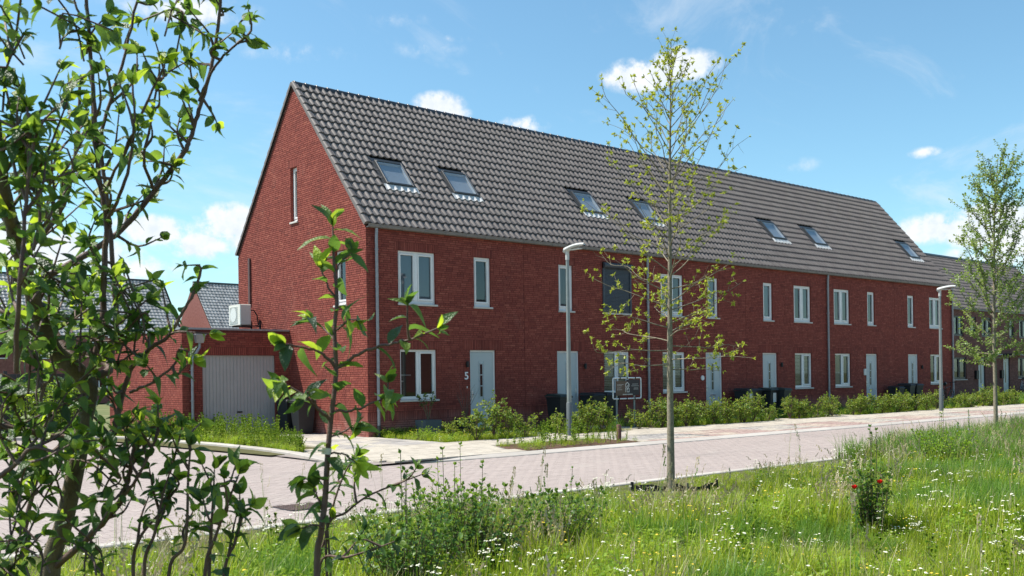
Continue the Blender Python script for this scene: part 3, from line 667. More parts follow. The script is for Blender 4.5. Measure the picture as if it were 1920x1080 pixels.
m = MB(); m.tube([(-.36, 6.4, 3.75), (-.2, 6.38, 3.75), (-.1, 6.36, 3.6), (-.06, 6.36, 3.3)], .02, 6); m.build('coolant_hose', M_BLACK, ac)
m = MB(); m.cbox(-.065, -.013, 4.0, 5.46, -7.06, -6.94, .01)
m.build('cable_duct', mat('brown_duct', (0.10,0.05,0.045), 0.5, 0.3), None, frame((0,0,0),(1,0,0),(0,0,1),(0,-1,0)), label='narrow brown cable duct running up the sunlit gable above the air conditioner', cat='cable duct')
# ================================================================== ground
KP = [(-30, 10.6), (-12, 9.4), (-7.2, 8.3), (-5.2, 7.1), (-4.5, 5.7), (-4.18, 2.6), (-3.98, .7), (-3.95, -1.8), (-4.08, -3.6), (-4.36, -5.0), (-4.25, -5.9), (-3.7, -6.45), (-2.6, -6.85), (-1.0, -7.0), (60, -7.0)]
def gh(x, y):
    b = max(0, min(1, (x-1.5)/7.0)); e = max(0, min(1, (-12.6-y)/1.6))
    return -0.03 + .16*b*b*(3-2*b)*e*(3-2*e) + .03*math.sin(x*1.3)*math.sin(y*1.7)*e
m = MB(); m.add([(-900,-900,-.16),(1500,-900,-.16),(1500,1500,-.16),(-900,1500,-.16)], [(0,1,2,3)])
m.build('ground', mat('far_ground', (0.10,0.13,0.05), 0.95, 0.05, 0, (0.20,0.19,0.10), .4, 1), kind='structure')
m = MB(); m.add([(-60,-12.3,-.072),(30,-12.3,-.072),(30,-6.9,-.072),(-60,-6.9,-.072)], [(0,1,2,3)]); m.add([(-60,-6.9,-.072),(-3.2,-6.9,-.072),(-3.2,10.8,-.072),(-60,10.8,-.072)], [(0,1,2,3)])
road = m.build('road', M_SAND, kind='structure')
m = MB(); m.add([(30,-12.3,-.066),(160,-12.3,-.066),(160,-6.9,-.066),(30,-6.9,-.066)], [(0,1,2,3)]); m.build('far_road', mat('far_road_brick', (0.34,0.275,0.26), 0.85, 0.2, 0, (0.42,0.35,0.33), 1.2, .7), road)
KX = np.array([p[0] for p in KP]); KY = np.array([p[1] for p in KP])
def kerbx(y):                              # the kerb of the side street
    pts = KP[:12][::-1]
    for (xa, ya), (xb, yb) in zip(pts, pts[1:]):
        if ya <= y <= yb: return xa+(xb-xa)*(y-ya)/(yb-ya+1e-9)
    return -99
def inroad(x, y):
    if -12.2 < y < -7.02: return x < 30
    if y >= -7.02 and y < 9.3:
        if y < -6.45: return x < -3.75-(y+6.45)*-1.6
        return x < kerbx(y)-.02
    return False
w = .1035; px = []
for i in range(int(-13/w), int(30/w)):
    for j in range(int(-12.25/w), int(9.3/w)):
        c = (i-j) % 4
        if c == 0: a = (i*w, (i+2)*w, j*w, (j+1)*w)
        elif c == 3: a = (i*w, (i+1)*w, j*w, (j+2)*w)
        else: continue
        cx, cy = (a[0]+a[1])/2, (a[2]+a[3])/2
        if inroad(cx, cy) and not (-8.02 < cx < -7.38 and -11.15 < cy < -10.55): px.append(a)
px = np.array(px); n = len(px); gpx = .002
ctr = np.stack([(px[:,0]+px[:,1])/2, (px[:,2]+px[:,3])/2], 1)
def inview(P, z=0.0, mar=0):
    d = np.concatenate([P, np.full((len(P),1), z)], 1)-np.array(EYE); f = d@np.array(FW); u = 960+F_PX*(d@np.array(RT))/f; v = PY-F_PX*(d@np.array(UP))/f
    return (f > 0) & (u > -mar) & (u < 1920+mar) & (v < 1080+mar), np.where(f > 0, f, 1e9), u, v
vis, dep, uu, vv = inview(ctr); tones = np.clip(rng.normal(.5, .14, n) + .10*np.sin(ctr[:,0]*.7)*np.sin(ctr[:,1]*.9), 0, 1)
sel = np.where(vis & (uu > 500), dep, 1e9); ind = np.argsort(sel)[:300]; msk = np.ones(n, bool); msk[ind] = False
PVM = {}
for i in ind:
    t = (.3,.45,.6,.75)[int(min(3, max(0, (tones[i]-.2)*6)))]; hor = px[i,1]-px[i,0] > .15
    if (t, hor) not in PVM:
        W_, H_ = (2*w-2*gpx, w-2*gpx) if hor else (w-2*gpx, 2*w-2*gpx)
        PVM[(t, hor)] = boxes_mesh('paving_brick', [(-W_/2, W_/2, -H_/2, H_/2, -.02, 0)], M_PAVER, [t], .003)
    newobj('paving_brick', PVM[(t, hor)], road, Matrix.Translation((ctr[i,0], ctr[i,1], -.068+random.uniform(-.0007,.0007))))
Q = px[msk]; z = -.068+rng.uniform(-.0007, .0007, len(Q))
A = np.stack([Q[:,0]+gpx, Q[:,1]-gpx, Q[:,2]+gpx, Q[:,3]-gpx, np.full(len(Q), -.088), z], 1)
newobj('paving_brickwork', boxes_mesh('paving_brickwork', A, M_PAVER, tones[msk], .0015), road, kind='stuff')
# drain cover
dr = thing('drain_cover', (-7.7, -10.85, -.07), 'square rusty drain cover of small dark studs set in the road near the sapling', 'drain cover')
m = MB(); m.box(-8.0, -7.4, -11.14, -10.56, -.09, -.066); m.build('cover_frame', M_DGREY, dr)
m = MB()
for i in range(9):
    for j in range(9): m.box(-7.97+i*.062, -7.925+i*.062, -11.11+j*.06, -11.065+j*.06, -.066, -.058)
m.build('stud', mat('rusty_iron', (0.07,0.045,0.04), 0.8, 0.3, 0, (0.14,0.10,0.085), 20, 1), dr, kind='stuff')

# kerbs
kb = newobj('kerb', None, kind='structure')
def kerb_run(pts, wd, top, L=1.0, side=1, nmax=60):
    P = [Vector((x, y, 0)) for x, y in pts]; cum = [0]
    for a, b in zip(P, P[1:]): cum.append(cum[-1]+(b-a).length)
    def pos(s):
        s = max(0, min(cum[-1], s))
        for i in range(len(P)-1):
            if s <= cum[i+1]+1e-9: return P[i].lerp(P[i+1], (s-cum[i])/(cum[i+1]-cum[i]+1e-9))
        return P[-1]
    s = 0
    while s < cum[-1]-.2:
        a, b = pos(s+.004), pos(min(s+L-.004, cum[-1])); d = (b-a).normalized(); nn = Vector((-d.y, d.x, 0))*side; m = MB()
        t = top(a.x, a.y) if callable(top) else top; t2 = top(b.x, b.y) if callable(top) else top
        c = .012; lo_ = lambda p, h_: h_ if not (h_ < -.03 and wd > .2) else -.004
        o = [a, b, b+nn*wd, a+nn*wd]; q = [a+nn*c, b+nn*c, b+nn*(wd-c), a+nn*(wd-c)]; hh = (t, t2, lo_(b, t2), lo_(a, t))
        v = [(p.x, p.y, -.14) for p in o]+[(p.x, p.y, h_-c) for p, h_ in zip(o, hh)]+[(p.x, p.y, h_) for p, h_ in zip(q, hh)]
        m.add(v, [(0,1,5,4),(1,2,6,5),(2,3,7,6),(3,0,4,7),(4,5,9,8),(5,6,10,9),(6,7,11,10),(7,4,8,11),(8,9,10,11)], 0, False, random.uniform(.2, .8))
        m.build('kerb_stone', M_KERB, kb); s += L
kerb_run(KP[1:], .24, lambda x, y: .022 if y > -4.5 else (-.052 if y < -6.2 else -.01), 1.0, 1)
kerb_run([(-30, -12.40), (45, -12.40)], .17, -.012, 1.0, 1)

# pavements of slabs
slabs = []; 
def field(x0, x1, y0, y1, sx, sy, z, mt, bond=0, ok=None):
    j = 0; y = y0
    while y < y1-.02:
        x = x0-(bond*sx*.5 if j % 2 else 0)
        while x < x1-.02:
            a, b = max(x, x0), min(x+sx, x1); cx, cy = (a+b)/2, y+sy/2
            if b-a > .04 and (ok is None or ok(cx, cy)): slabs.append((a+.003, b-.003, y+.003, min(y+sy, y1)-.003, z-.03, z+random.uniform(-.0025,.0025), mt))
            x += sx
        y += sy; j += 1
bed = [(-.35, -6.68), (3.35, -6.68), (3.35, -5.05), (.1, -5.05)]
def inbed(x, y): return -6.70 < y < -5.03 and (-.35 + (y+6.68)*.27) < x < 3.37
kin = lambda x, y: x > kerbx(y)+.24 if y > -6.45 else x > -3.75-(y+6.45)*-1.6+.3
field(-4.2, 3.6, -6.75, -3.3, .3, .3, .0, 0, 1, lambda x, y: not inbed(x, y) and kin(x, y))
field(3.6, 46, -5.0, -3.3, .3, .3, .0, 0, 1)
field(3.6, 46, -6.75, -5.0, .21, .105, -.005, 1, 1, lambda x, y: int((x-3.6)//2.6) % 2 == 0 and y > -6.4)
field(3.6, 46, -6.75, -5.0, .21, .105, -.005, 2, 1, lambda x, y: not (int((x-3.6)//2.6) % 2 == 0 and y > -6.4))
field(-2.6, .12, -3.3, 4.4, .3, .3, .0, 1, 1)
field(-3.9, -2.6, -3.3, -2.6, .3, .3, .0, 0, 1, kin)
for a in (3.4, 6.85, 14.1, 17.6, 25.1, 28.75): field(a, a+1.0, -3.3, 0-.02, .3, .3, -.005, 0, 1)
m = MB()
m.add([(-4.3,-6.76,-.035),(46,-6.76,-.035),(46,-3.29,-.035),(-4.3,-3.29,-.035)], [(0,1,2,3)]); m.add([(-2.6,-3.29,-.035),(.14,-3.29,-.035),(.14,4.4,-.035),(-2.6,4.4,-.035)], [(0,1,2,3)])
pv = m.build('pavement', M_SAND, kind='structure')
SA_ = np.array([s[:6] for s in slabs]); sm_ = np.array([s[6] for s in slabs]); c2 = np.stack([(SA_[:,0]+SA_[:,1])/2, (SA_[:,2]+SA_[:,3])/2], 1)
vis, dep, uu, vv = inview(c2); ind = np.argsort(np.where(vis & (sm_ == 0), dep, 1e9))[:300]; msk = np.ones(len(SA_), bool); msk[ind] = False
SLM = {}
tn = np.clip(rng.normal(.5, .16, len(SA_)), 0, 1)
for i in ind:
    W_, H_ = SA_[i,1]-SA_[i,0], SA_[i,3]-SA_[i,2]; t = (.3,.45,.55,.7)[int(min(3, max(0, (tn[i]-.2)*6)))]; k = (round(W_,3), round(H_,3), t)
    if k not in SLM: SLM[k] = boxes_mesh('paving_slab', [(-W_/2, W_/2, -H_/2, H_/2, -.03, 0)], M_PAVE, [t], .003)
    newobj('paving_slab', SLM[k], pv, Matrix.Translation((c2[i,0], c2[i,1], SA_[i,5])))
for k, mt, nm in ((0, M_PAVE, 'slab_paving'), (1, M_GPAVE, 'grey_paving'), (2, M_RPAVE, 'red_paving')):
    s_ = msk & (sm_ == k); newobj(nm, boxes_mesh(nm, SA_[s_], mt, tn[s_], .003), pv, kind='stuff')
m = MB(); m.add([(46,-6.9,-.03),(160,-6.9,-.03),(160,-3.3,-.03),(46,-3.3,-.03)], [(0,1,2,3)]); m.build('far_paving', M_PAVE, pv)
# soil under gardens and bed
m = MB(); m.add([(.12,-3.3,-.03),(60,-3.3,-.03),(60,.0,-.03),(.12,0,-.03)], [(0,1,2,3)]); m.add([(-4.4,-3.2,-.03),(-2.6,-3.2,-.03),(-2.6,9,-.03),(-5.5,9,-.03)], [(0,1,2,3)])
m.add([(33.1,.0,-.03),(80,.0,-.03),(80,6.4,-.03),(33.1,6.4,-.03)], [(0,1,2,3)])
m.build('garden_soil', mat('garden_soil', (0.07,0.07,0.03), 0.95, 0.05, 0, (0.13,0.12,0.06), 4, 1), kind='structure')
m = MB(); nx, ny = 26, 12; vs = []
for j in range(ny+1):
    for i in range(nx+1):
        t = j/ny; y = -6.70+1.66*t; xl = -.37+(y+6.68)*.27; x = xl+(3.38-xl)*i/nx; e = min(i, nx-i, j, ny-j); vs.append((x, y, -.02+(.03+.02*mnoise.noise(Vector((x*3, y*3, 0)))) * (1 if e > 0 else 0)))
m.add(vs, [(j*(nx+1)+i, j*(nx+1)+i+1, (j+1)*(nx+1)+i+1, (j+1)*(nx+1)+i) for j in range(ny) for i in range(nx)], 0, True)
m.build('planting_bed', M_SOIL, kind='structure')
# meadow terrain
xs = np.concatenate([np.arange(-40, -16, 3), np.arange(-16, 16, .5), np.arange(16, 90, 4)]); ys = np.concatenate([np.arange(-12.41, -24, -.4), np.arange(-24, -70, -4)])
V = np.array([(x, y, gh(x, y)) for y in ys for x in xs]); nx = len(xs); Fq = np.array([(j*nx+i, (j+1)*nx+i, (j+1)*nx+i+1, j*nx+i+1) for j in range(len(ys)-1) for i in range(nx-1)])
newobj('meadow_ground', np_mesh('meadow_ground', V, Fq, mat('meadow_soil', (0.05,0.06,0.02), 0.95, 0.05, 0, (0.12,0.12,0.05), 3, 1), None, True), kind='structure')

# ================================================================== leaves, twigs
def leaf_shape(L, W, fold=.25, curl=.25, n=4, wav=.0, twist=0., wp=.8):
    V = []
    for i in range(n+1):
        s = i/n; hw = W/2*max(0, math.sin(PI*min(1, s)**wp))**.85; 
        z = -curl*L*s*s; y = L*s*(1-.25*abs(curl)*s); tw = twist*s
        wz = wav*W*math.sin(s*9)
        for q in (-1, 0, 1):
            x = hw*q; zz = z+fold*abs(x)*1.0+wz*q; V.append((x*math.cos(tw), y, zz+x*math.sin(tw)))
    Fq = [(3*i+k, 3*i+k+1, 3*i+4+k, 3*i+3+k) for i in range(n) for k in (0, 1)]
    return V, Fq
def orient(p, d, nrm, s=1.0):
    d = d.normalized(); z = (nrm-d*nrm.dot(d))
    if z.length < 1e-4: z = d.orthogonal()
    z.normalize(); x = d.cross(z)
    return Matrix(((x.x*s, d.x*s, z.x*s, p.x), (x.y*s, d.y*s, z.y*s, p.y), (x.z*s, d.z*s, z.z*s, p.z), (0,0,0,1)))
RV = lambda: Vector((random.gauss(0,1), random.gauss(0,1), random.gauss(0,1)))
def curve(pts, n=6):
    """catmull-rom through pts"""
    P = [Vector(p) for p in pts]; P = [P[0]*2-P[1]]+P+[P[-1]*2-P[-2]]; out = []
    for i in range(1, len(P)-2):
        for k in range(n):
            t = k/n; a, b, c, d = P[i-1], P[i], P[i+1], P[i+2]
            out.append(.5*((2*b)+(c-a)*t+(2*a-5*b+4*c-d)*t*t+(3*b-a-3*c+d)*t**3))
    out.append(P[-2]); return out
class Leaves:
    def __init__(s): s.M = []; s.t = []; s.k = []
    def add(s, p, d, n, sc, tone, kind): s.M.append(orient(p, d, n, sc)); s.t.append(tone); s.k.append(kind)
    def along(s, path, f0, step, size, nk, tone=.45, ang=55, droop=.25, tip=4, jit=.2):
        L = 0; nxt = 0; tot = sum((b-a).length for a, b in zip(path, path[1:])); ph = random.uniform(0, 6)
        for a, b in zip(path, path[1:]):
            l = (b-a).length; ax = (b-a).normalized() if l > 1e-7 else Vector((0,0,1))
            while nxt < L+l:
                if nxt >= tot*f0:
                    p = a.lerp(b, (nxt-L)/max(l, 1e-6)); x = ax.orthogonal().normalized(); y = ax.cross(x); ph += 2.4
                    r = x*math.cos(ph)+y*math.sin(ph); an = math.radians(ang+random.gauss(0, 14))
                    d = ax*math.cos(an)+r*math.sin(an)+Vector((0,0,-droop*random.random()))
                    s.add(p, d, Vector((0,0,1))*.8+ax*.4+RV()*.35, size*random.uniform(.65, 1.15), min(1, max(0, random.gauss(tone, jit))), random.randrange(nk))
                nxt += step*random.uniform(.7, 1.3)
            L += l
        ax = (path[-1]-path[-2]).normalized()
        for k in range(tip):
            r = RV().normalized(); s.add(path[-1], ax+r*.55, ax.cross(r)+Vector((0,0,.5)), size*random.uniform(.5, 1.0), min(1, max(0, random.gauss(tone+.2, jit))), random.randrange(nk))
    def build(s, shapes, mt, parent, nind=0, name='foliage', off=(0,0,0), M=None, iname='leaf'):
        n = len(s.M); ind = set()
        if nind:
            d = [(m.translation-EYE).length if m.translation.z < 3 else 99 for m in s.M]
            P = np.array([list(m.translation) for m in s.M])-np.array(EYE); f = P@np.array(FW); u = 960+F_PX*(P@np.array(RT))/f; v = PY-F_PX*(P@np.array(UP))/f
            sc_ = np.array([m.to_scale().x for m in s.M])*F_PX/f; sc_[(u < 0) | (u > 1920) | (v < 0) | (v > 1080) | (f < .3)] = 0
            ind = set(int(i) for i in np.argsort(-sc_)[:nind])
            cache = {}
            for i in ind:
                t = round(s.t[i]*5)/5; k = (s.k[i], t)
                if k not in cache: V, Fq = shapes[s.k[i]]; cache[k] = np_mesh(iname, np.array(V), np.array(Fq), mt, [t]*len(Fq), True)
                newobj(iname, cache[k], parent, s.M[i])
        Vs = []; Fs = []; T = []; b = 0
        for kk in range(len(shapes)):
            idx = [i for i in range(n) if s.k[i] == kk and i not in ind]
            if not idx: continue
            V, Fq = np.array(shapes[kk][0]), np.array(shapes[kk][1]); Ms = np.array([np.array(s.M[i]) for i in idx])
            VV = (np.einsum('nij,kj->nki', Ms[:, :3, :3], V)+Ms[:, None, :3, 3]).reshape(-1, 3)
            FF = (Fq[None]+(np.arange(len(idx))*len(V))[:, None, None]).reshape(-1, 4)+b; b += len(VV)
            Vs.append(VV); Fs.append(FF); T.append(np.repeat([s.t[i] for i in idx], len(Fq)))
        if not Vs: return None
        me = np_mesh(name, np.concatenate(Vs)-np.array(off), np.concatenate(Fs), mt, np.concatenate(T), True)
        return newobj(name, me, parent, M if M is not None else Matrix.Translation(off), kind='stuff')

# ---- street tree with few leaves
LS_O = [leaf_shape(.062, .026, .3, c, 3) for c in (.1, .3, -.1)]
def sparse_tree():
    bx, by = -3.53, -13.4; z0 = gh(bx, by)
    t = thing('young_tree', (bx, by, z0), 'slender young street tree with sparse yellow-green leaves, standing in the meadow edge before the row', 'tree')
    tr = curve([(bx, by, z0-.1), (bx+.01, by, .5), (bx+.015, by, 1.4), (bx+.03, by, 2.4), (bx+.05, by, 3.3), (bx+.07, by, 4.3), (bx+.08, by-.02, 5.2), (bx+.10, by-.03, 5.95)], 5)
    rad = [.056*(1-i/(len(tr)-1))**1.15+.004 for i in range(len(tr))]; rad[0] = .075; rad[1] = .065
    m = MB(); m.tube(tr, rad, 12); m.build('trunk', M_BARK1, t)
    br = MB(); lv = Leaves()
    def on(z):
        for a, b in zip(tr, tr[1:]):
            if a.z <= z <= b.z: return a.lerp(b, (z-a.z)/(b.z-a.z+1e-9))
        return tr[-1]
    n = 76
    for i in range(n):
        f = i/(n-1); z = 1.62+4.25*f**.95; az_ = i*2.399+random.uniform(-.3, .3)
        L = (1.55 if z < 2.2 else 1.25 if z < 4.2 else 1.2-.58*(z-4.2))*random.uniform(.6, 1.08)
        if z > 4.9: L *= .62 if z < 5.4 else .40
        up = (.05 if z < 2.0 else .45 if z < 2.8 else .95 if z < 3.8 else 1.45)*random.uniform(.7, 1.3)
        p0 = on(z); d = Vector((math.cos(az_), math.sin(az_), 0)); pts = [p0]
        for k in range(1, 6):
            s = k/5; pts.append(p0+d*L*s*(1-.10*s)+Vector((0,0,up*L*s*.62+(.10 if z > 2.4 else -.06)*s*s))+RV()*.035*L*s)
        pth = curve(pts, 3); r0 = .006*(1-.5*f)+.0018; br.tube(pth, [r0*(1-j/(len(pth)))+.0018 for j in range(len(pth))], 6, caps=False)
        dens = 1.0 if z < 2.6 else .62 if z < 3.6 else .9
        ns = int(random.uniform(6, 10)*max(.5, L))
        for k in range(ns):
            s = .22+.76*(k+random.random())/ns; q = pth[int(s*(len(pth)-1))]; ax = (pth[min(len(pth)-1, int(s*(len(pth)-1))+1)]-pth[max(0, int(s*(len(pth)-1))-1)]).normalized()
            dd = (ax*.7+RV()*.55+Vector((0,0,.25))).normalized(); l = random.uniform(.12, .42)*(1.1-s*.5)
            tw = [q, q+dd*l*.5+RV()*.012, q+dd*l+Vector((0,0,.02))+RV()*.02]; br.tube(tw, [.0028, .002, .0015], 4, caps=False)
            if random.random() < dens:
                for e, g_ in ((tw[2], random.randint(8, 14)), (tw[1], random.randint(4, 9))):
                    for _ in range(g_): r = RV().normalized(); lv.add(e, dd*.6+r+Vector((0,0,.15)), Vector((0,0,1))+RV()*.5, random.uniform(.55, 1.0), min(1, max(0, random.gauss(.55, .22))), random.randrange(3))
        for _ in range(4): lv.add(pth[-1], (pth[-1]-pth[-2]).normalized()+RV()*.5, Vector((0,0,1))+RV()*.4, random.uniform(.6, 1), random.gauss(.6, .15), random.randrange(3))
    br.build('branches', M_BARK1, t); lv.build(LS_O, M_LEAF_O, t)
sparse_tree()
# ---- denser poplar-like tree on the right
LS_P = [leaf_shape(.07, .05, .2, c, 2) for c in (.1, .3, -.15)]
def poplar():
    bx, by = 6.95, -13.2; z0 = gh(bx, by)
    t = thing('young_tree', (bx, by, z0), 'leafy young tree with upswept branches and silvery green leaves at the right edge', 'tree')
    tr = curve([(bx, by, z0-.1), (bx-.01, by, 1.2), (bx-.03, by, 2.4), (bx+.02, by, 3.6), (bx+.06, by, 4.8), (bx+.16, by-.05, 6.0)], 5)
    m = MB(); m.tube(tr, [.042*(1-i/(len(tr)-1))**.8+.004 for i in range(len(tr))], 10); m.build('trunk', M_BARK1, t); br = MB(); lv = Leaves()
    def on(z):
        for a, b in zip(tr, tr[1:]):
            if a.z <= z <= b.z: return a.lerp(b, (z-a.z)/(b.z-a.z+1e-9))
        return tr[-1]
    for i in range(52):
        f = i/51; z = 1.65+3.9*f; az_ = i*2.399+1; L = (1.1+.45*math.sin(PI*min(1, f*1.3)))*random.uniform(.65, 1.1)*(1-.55*f); up = random.uniform(1.1, 1.9) if f > .12 else .25
        p0 = on(z); d = Vector((math.cos(az_), math.sin(az_), 0)); pts = [p0]
        for k in range(1, 5): s = k/4; pts.append(p0+d*L*.68*s**.8+Vector((0,0,up*L*.62*s**1.3))+RV()*.04*s)
        pth = curve(pts, 3); br.tube(pth, [.013*(1-j/len(pth))+.003 for j in range(len(pth))], 5, caps=False)
        lv.along(pth, .15, .017, .95, 3, .45, 70, .4, 6, .2)
        for k in range(8):
            q = pth[random.randrange(3, len(pth))]; dd = (d*.5+RV()*.5+Vector((0,0,.8))).normalized(); l = random.uniform(.15, .45)
            tw = [q, q+dd*l*.5, q+dd*l+RV()*.03]; br.tube(tw, [.004, .003, .002], 4, caps=False); lv.along(tw, .1, .018, .9, 3, .45, 70, .4, 4, .2)
    lv.along(tr[18:], 0, .02, .9, 3, .45, 70, .3, 6)
    br.build('branches', M_BARK1, t); lv.build(LS_P, M_LEAF_P, t)
poplar()
# ================================================================== hedge shrubs
LS_S = [leaf_shape(.075, .048, .25, c, 2) for c in (.15, .35, -.1)]
def shrub_mesh(seed, h, wd, dens):
    random.seed(seed); br = MB(); lv = Leaves(); off = (0, 0, 0)
    for i in range(random.randint(5, 8)):
        a = random.uniform(0, 2*PI); d = Vector((math.cos(a), math.sin(a), 0))*random.uniform(.1, 1)*wd*.5; hh = h*random.uniform(.55, 1.0)
        pth = curve([(0,0,-.03), Vector((0,0,hh*.3))+d*.35, Vector((0,0,hh*.7))+d*.8+RV()*.03, Vector((0,0,hh))+d+RV()*.04], 3)
        br.tube(pth, [.009*(1-j/len(pth))+.003 for j in range(len(pth))], 5, caps=False)
        for k in range(int(9*dens)):
            q = pth[random.randrange(4, len(pth))]; dd = (RV()*.8+d.normalized()*.5+Vector((0,0,.25))).normalized(); l = random.uniform(.10, .26)
            tw = [q, q+dd*l*.5, q+dd*l+Vector((0,0,-.02))]; br.tube(tw, [.003, .0025, .002], 4, caps=False); lv.along(tw, .1, .026, .95, 3, .42, 65, .3, 4, .26)
        lv.along(pth, .3, .035, .9, 3, .45, 65, .3, 4, .22)
    a = br.mesh('stems', M_TWIG); t = lv.build(LS_S, M_LEAF_S, None, M=Matrix.Identity(4)); me = t.data; COL.objects.unlink(t); bpy.data.objects.remove(t)
    return a, me
SHR = [shrub_mesh(s, h, w_, d) for s, h, w_, d in ((11,.85,.75,1.2), (12,.7,.7,1.1), (13,.95,.6,1.0), (14,.6,.8,1.1), (15,.75,.6,.8), (16,.5,.4,.8))]
random.seed(21)
def shrub(x, y, k, s, label, group):
    t = thing('beech_shrub', (x, y, -.02), label, 'shrub', group); R = Matrix.Translation((x, y, -.02)) @ Matrix.Rotation(random.uniform(0, 6.28), 4, 'Z') @ Matrix.Diagonal((s*random.uniform(.92,1.1), s*random.uniform(.92,1.1), s, 1))
    newobj('stems', SHR[k][0], t, R); newobj('foliage', SHR[k][1], t, R)
HY = -3.05
_ORD = ['first','second','third','fourth','fifth','sixth','seventh','eighth','ninth','tenth','eleventh','twelfth','thirteenth','fourteenth','fifteenth','sixteenth','seventeenth','eighteenth','nineteenth','twentieth']
hs = [(845,4,.75,-2.4,'thin pale shrub standing alone on the grass before the planter of the first house'),(893,1,1.05,HY,'rounded shrub with its yellowish crown in front of the lower door edge of number 5'),
      (925,2,1.15,HY,'tallest bushy shrub, spiky at its top, right in front of the number 5 door'),(950,0,.95,HY,'broad dark shrub closing the right side of the number 5 doorway bushes'),(985,4,1.0,HY,'upright loose shrub standing apart between the number 5 doorway bushes and the lamp post'),
      (1048,4,.95,HY,'narrow shrub just left of the near lamp post'),(1080,5,1.0,HY,'small shrub right behind the near lamp post'),(1103,0,1.05,HY,'wide bright shrub in front of the pair of dark bins'),(1130,1,1.1,HY,'leaning shrub with a raised shoot touching the sign frame'),
      (1198,4,.95,HY,'single shrub between the sign posts and the young tree')]
for u, k, s, y, lab in hs: shrub(aty(u, y), y, k, s, lab, 'young shrubs before the front doors')
spans = [(1228,1428,12.5,'beech shrub of the hedge before the third and fourth houses'),(1436,1456,60,'small beech shrub standing alone before the door of the fourth house'),(1486,1552,11,'beech shrub of the short hedge below the slatted blinds'),
         (1568,1572,30,'single small beech shrub below the fifth house window'),(1600,1740,9.5,'beech shrub of the hedge before the fifth and sixth houses'),(1762,1778,12,'shrub beside the far lamp post'),(1792,1822,9,'yellowish shrub just beyond the end of the red row'),(1836,1898,8.5,'reddish yellow shrub near the brown houses')]
for a, b, st, lab in spans:
    u = a; ni = -1; multi = b-a > st
    while u <= b:
        ni += 1
        shrub(aty(u, HY)+random.uniform(-.1,.1), HY+random.uniform(-.18,.15), random.choice((0,1,1,3,4)), random.uniform(.85,1.12), (_ORD[ni]+' from the left: '+lab) if multi else lab, 'hedge shrubs along the front gardens' if multi else None); u += st*random.uniform(1.15,1.5)

# ================================================================== street furniture
M_POLE = mat('galvanised_pole', (0.20,0.225,0.215), 0.45, 0.5, 0.3, (0.27,0.295,0.285), 4, 1)
M_POLEB = mat('pole_base_paint', (0.10,0.115,0.12), 0.5, 0.4)
M_LUM = mat('luminaire_grey', (0.50,0.50,0.48), 0.45, 0.4)
def lamp_post(x, y, H, label):
    t = thing('lamp_post', (x, y, 0), label, 'lamp post', 'grey street lamps')
    m = MB(); m.tube([(x,y,.85), (x,y,H-.28)], [.062, .042], 14); m.build('pole', M_POLE, t)
    m = MB(); m.tube([(x,y,-.05), (x,y,.85), (x,y,.87)], [.080, .078, .064], 14); m.build('pole_base', M_POLEB, t)
    m = MB(); m.tube([(x,y,H-.28), (x,y,H-.02)], .052, 12); m.build('collar', M_LUM, t)
    # head reaches towards the road (-y), a shallow curved housing
    m = MB(); vs = []; n = 8
    for i in range(n+1):
        s = i/n; yy = y+.09-.72*s; zz = H-.03+.10*math.sin(s*1.9); hw = .045+.085*math.sin(PI*min(1, s*.9+.12))**.7; th = .075*(1-.75*s)+.02
        for (a, b) in ((-1,-.35),(-.6,.55),(0,.9),(.6,.55),(1,-.35),(0,-.8)): vs.append((x+a*hw, yy, zz+b*th))
    m.add(vs, [(6*i+k, 6*i+(k+1) % 6, 6*i+6+(k+1) % 6, 6*i+6+k) for i in range(n) for k in range(6)]+[tuple(range(6)), tuple(range(6*n+5, 6*n-1, -1))], 0, True); hd = m.build('lamp_head', M_LUM, t)
    m = MB(); m.box(x-.06, x+.06, y-.50, y-.16, H-.045, H-.030); m.build('lens', M_SLAT, hd)
lamp_post(3.78, -3.75, 4.86, 'grey lamp post standing between the planting bed and the second house')
lamp_post(23.5, -4.05, 4.75, 'grey lamp post in front of the last red house at the far end')
m = MB(); m.tube([(3.05,-6.2,-.1), (3.05,-6.2,.36), (3.05,-6.2,.39)], [.062,.060,.045], 12)
m.build('wooden_bollard', mat('weathered_wood', (0.12,0.055,0.045), 0.85, 0.15, 0, (0.22,0.12,0.10), 20, 1), label='short round reddish wooden post at the right tip of the planting bed', cat='bollard')

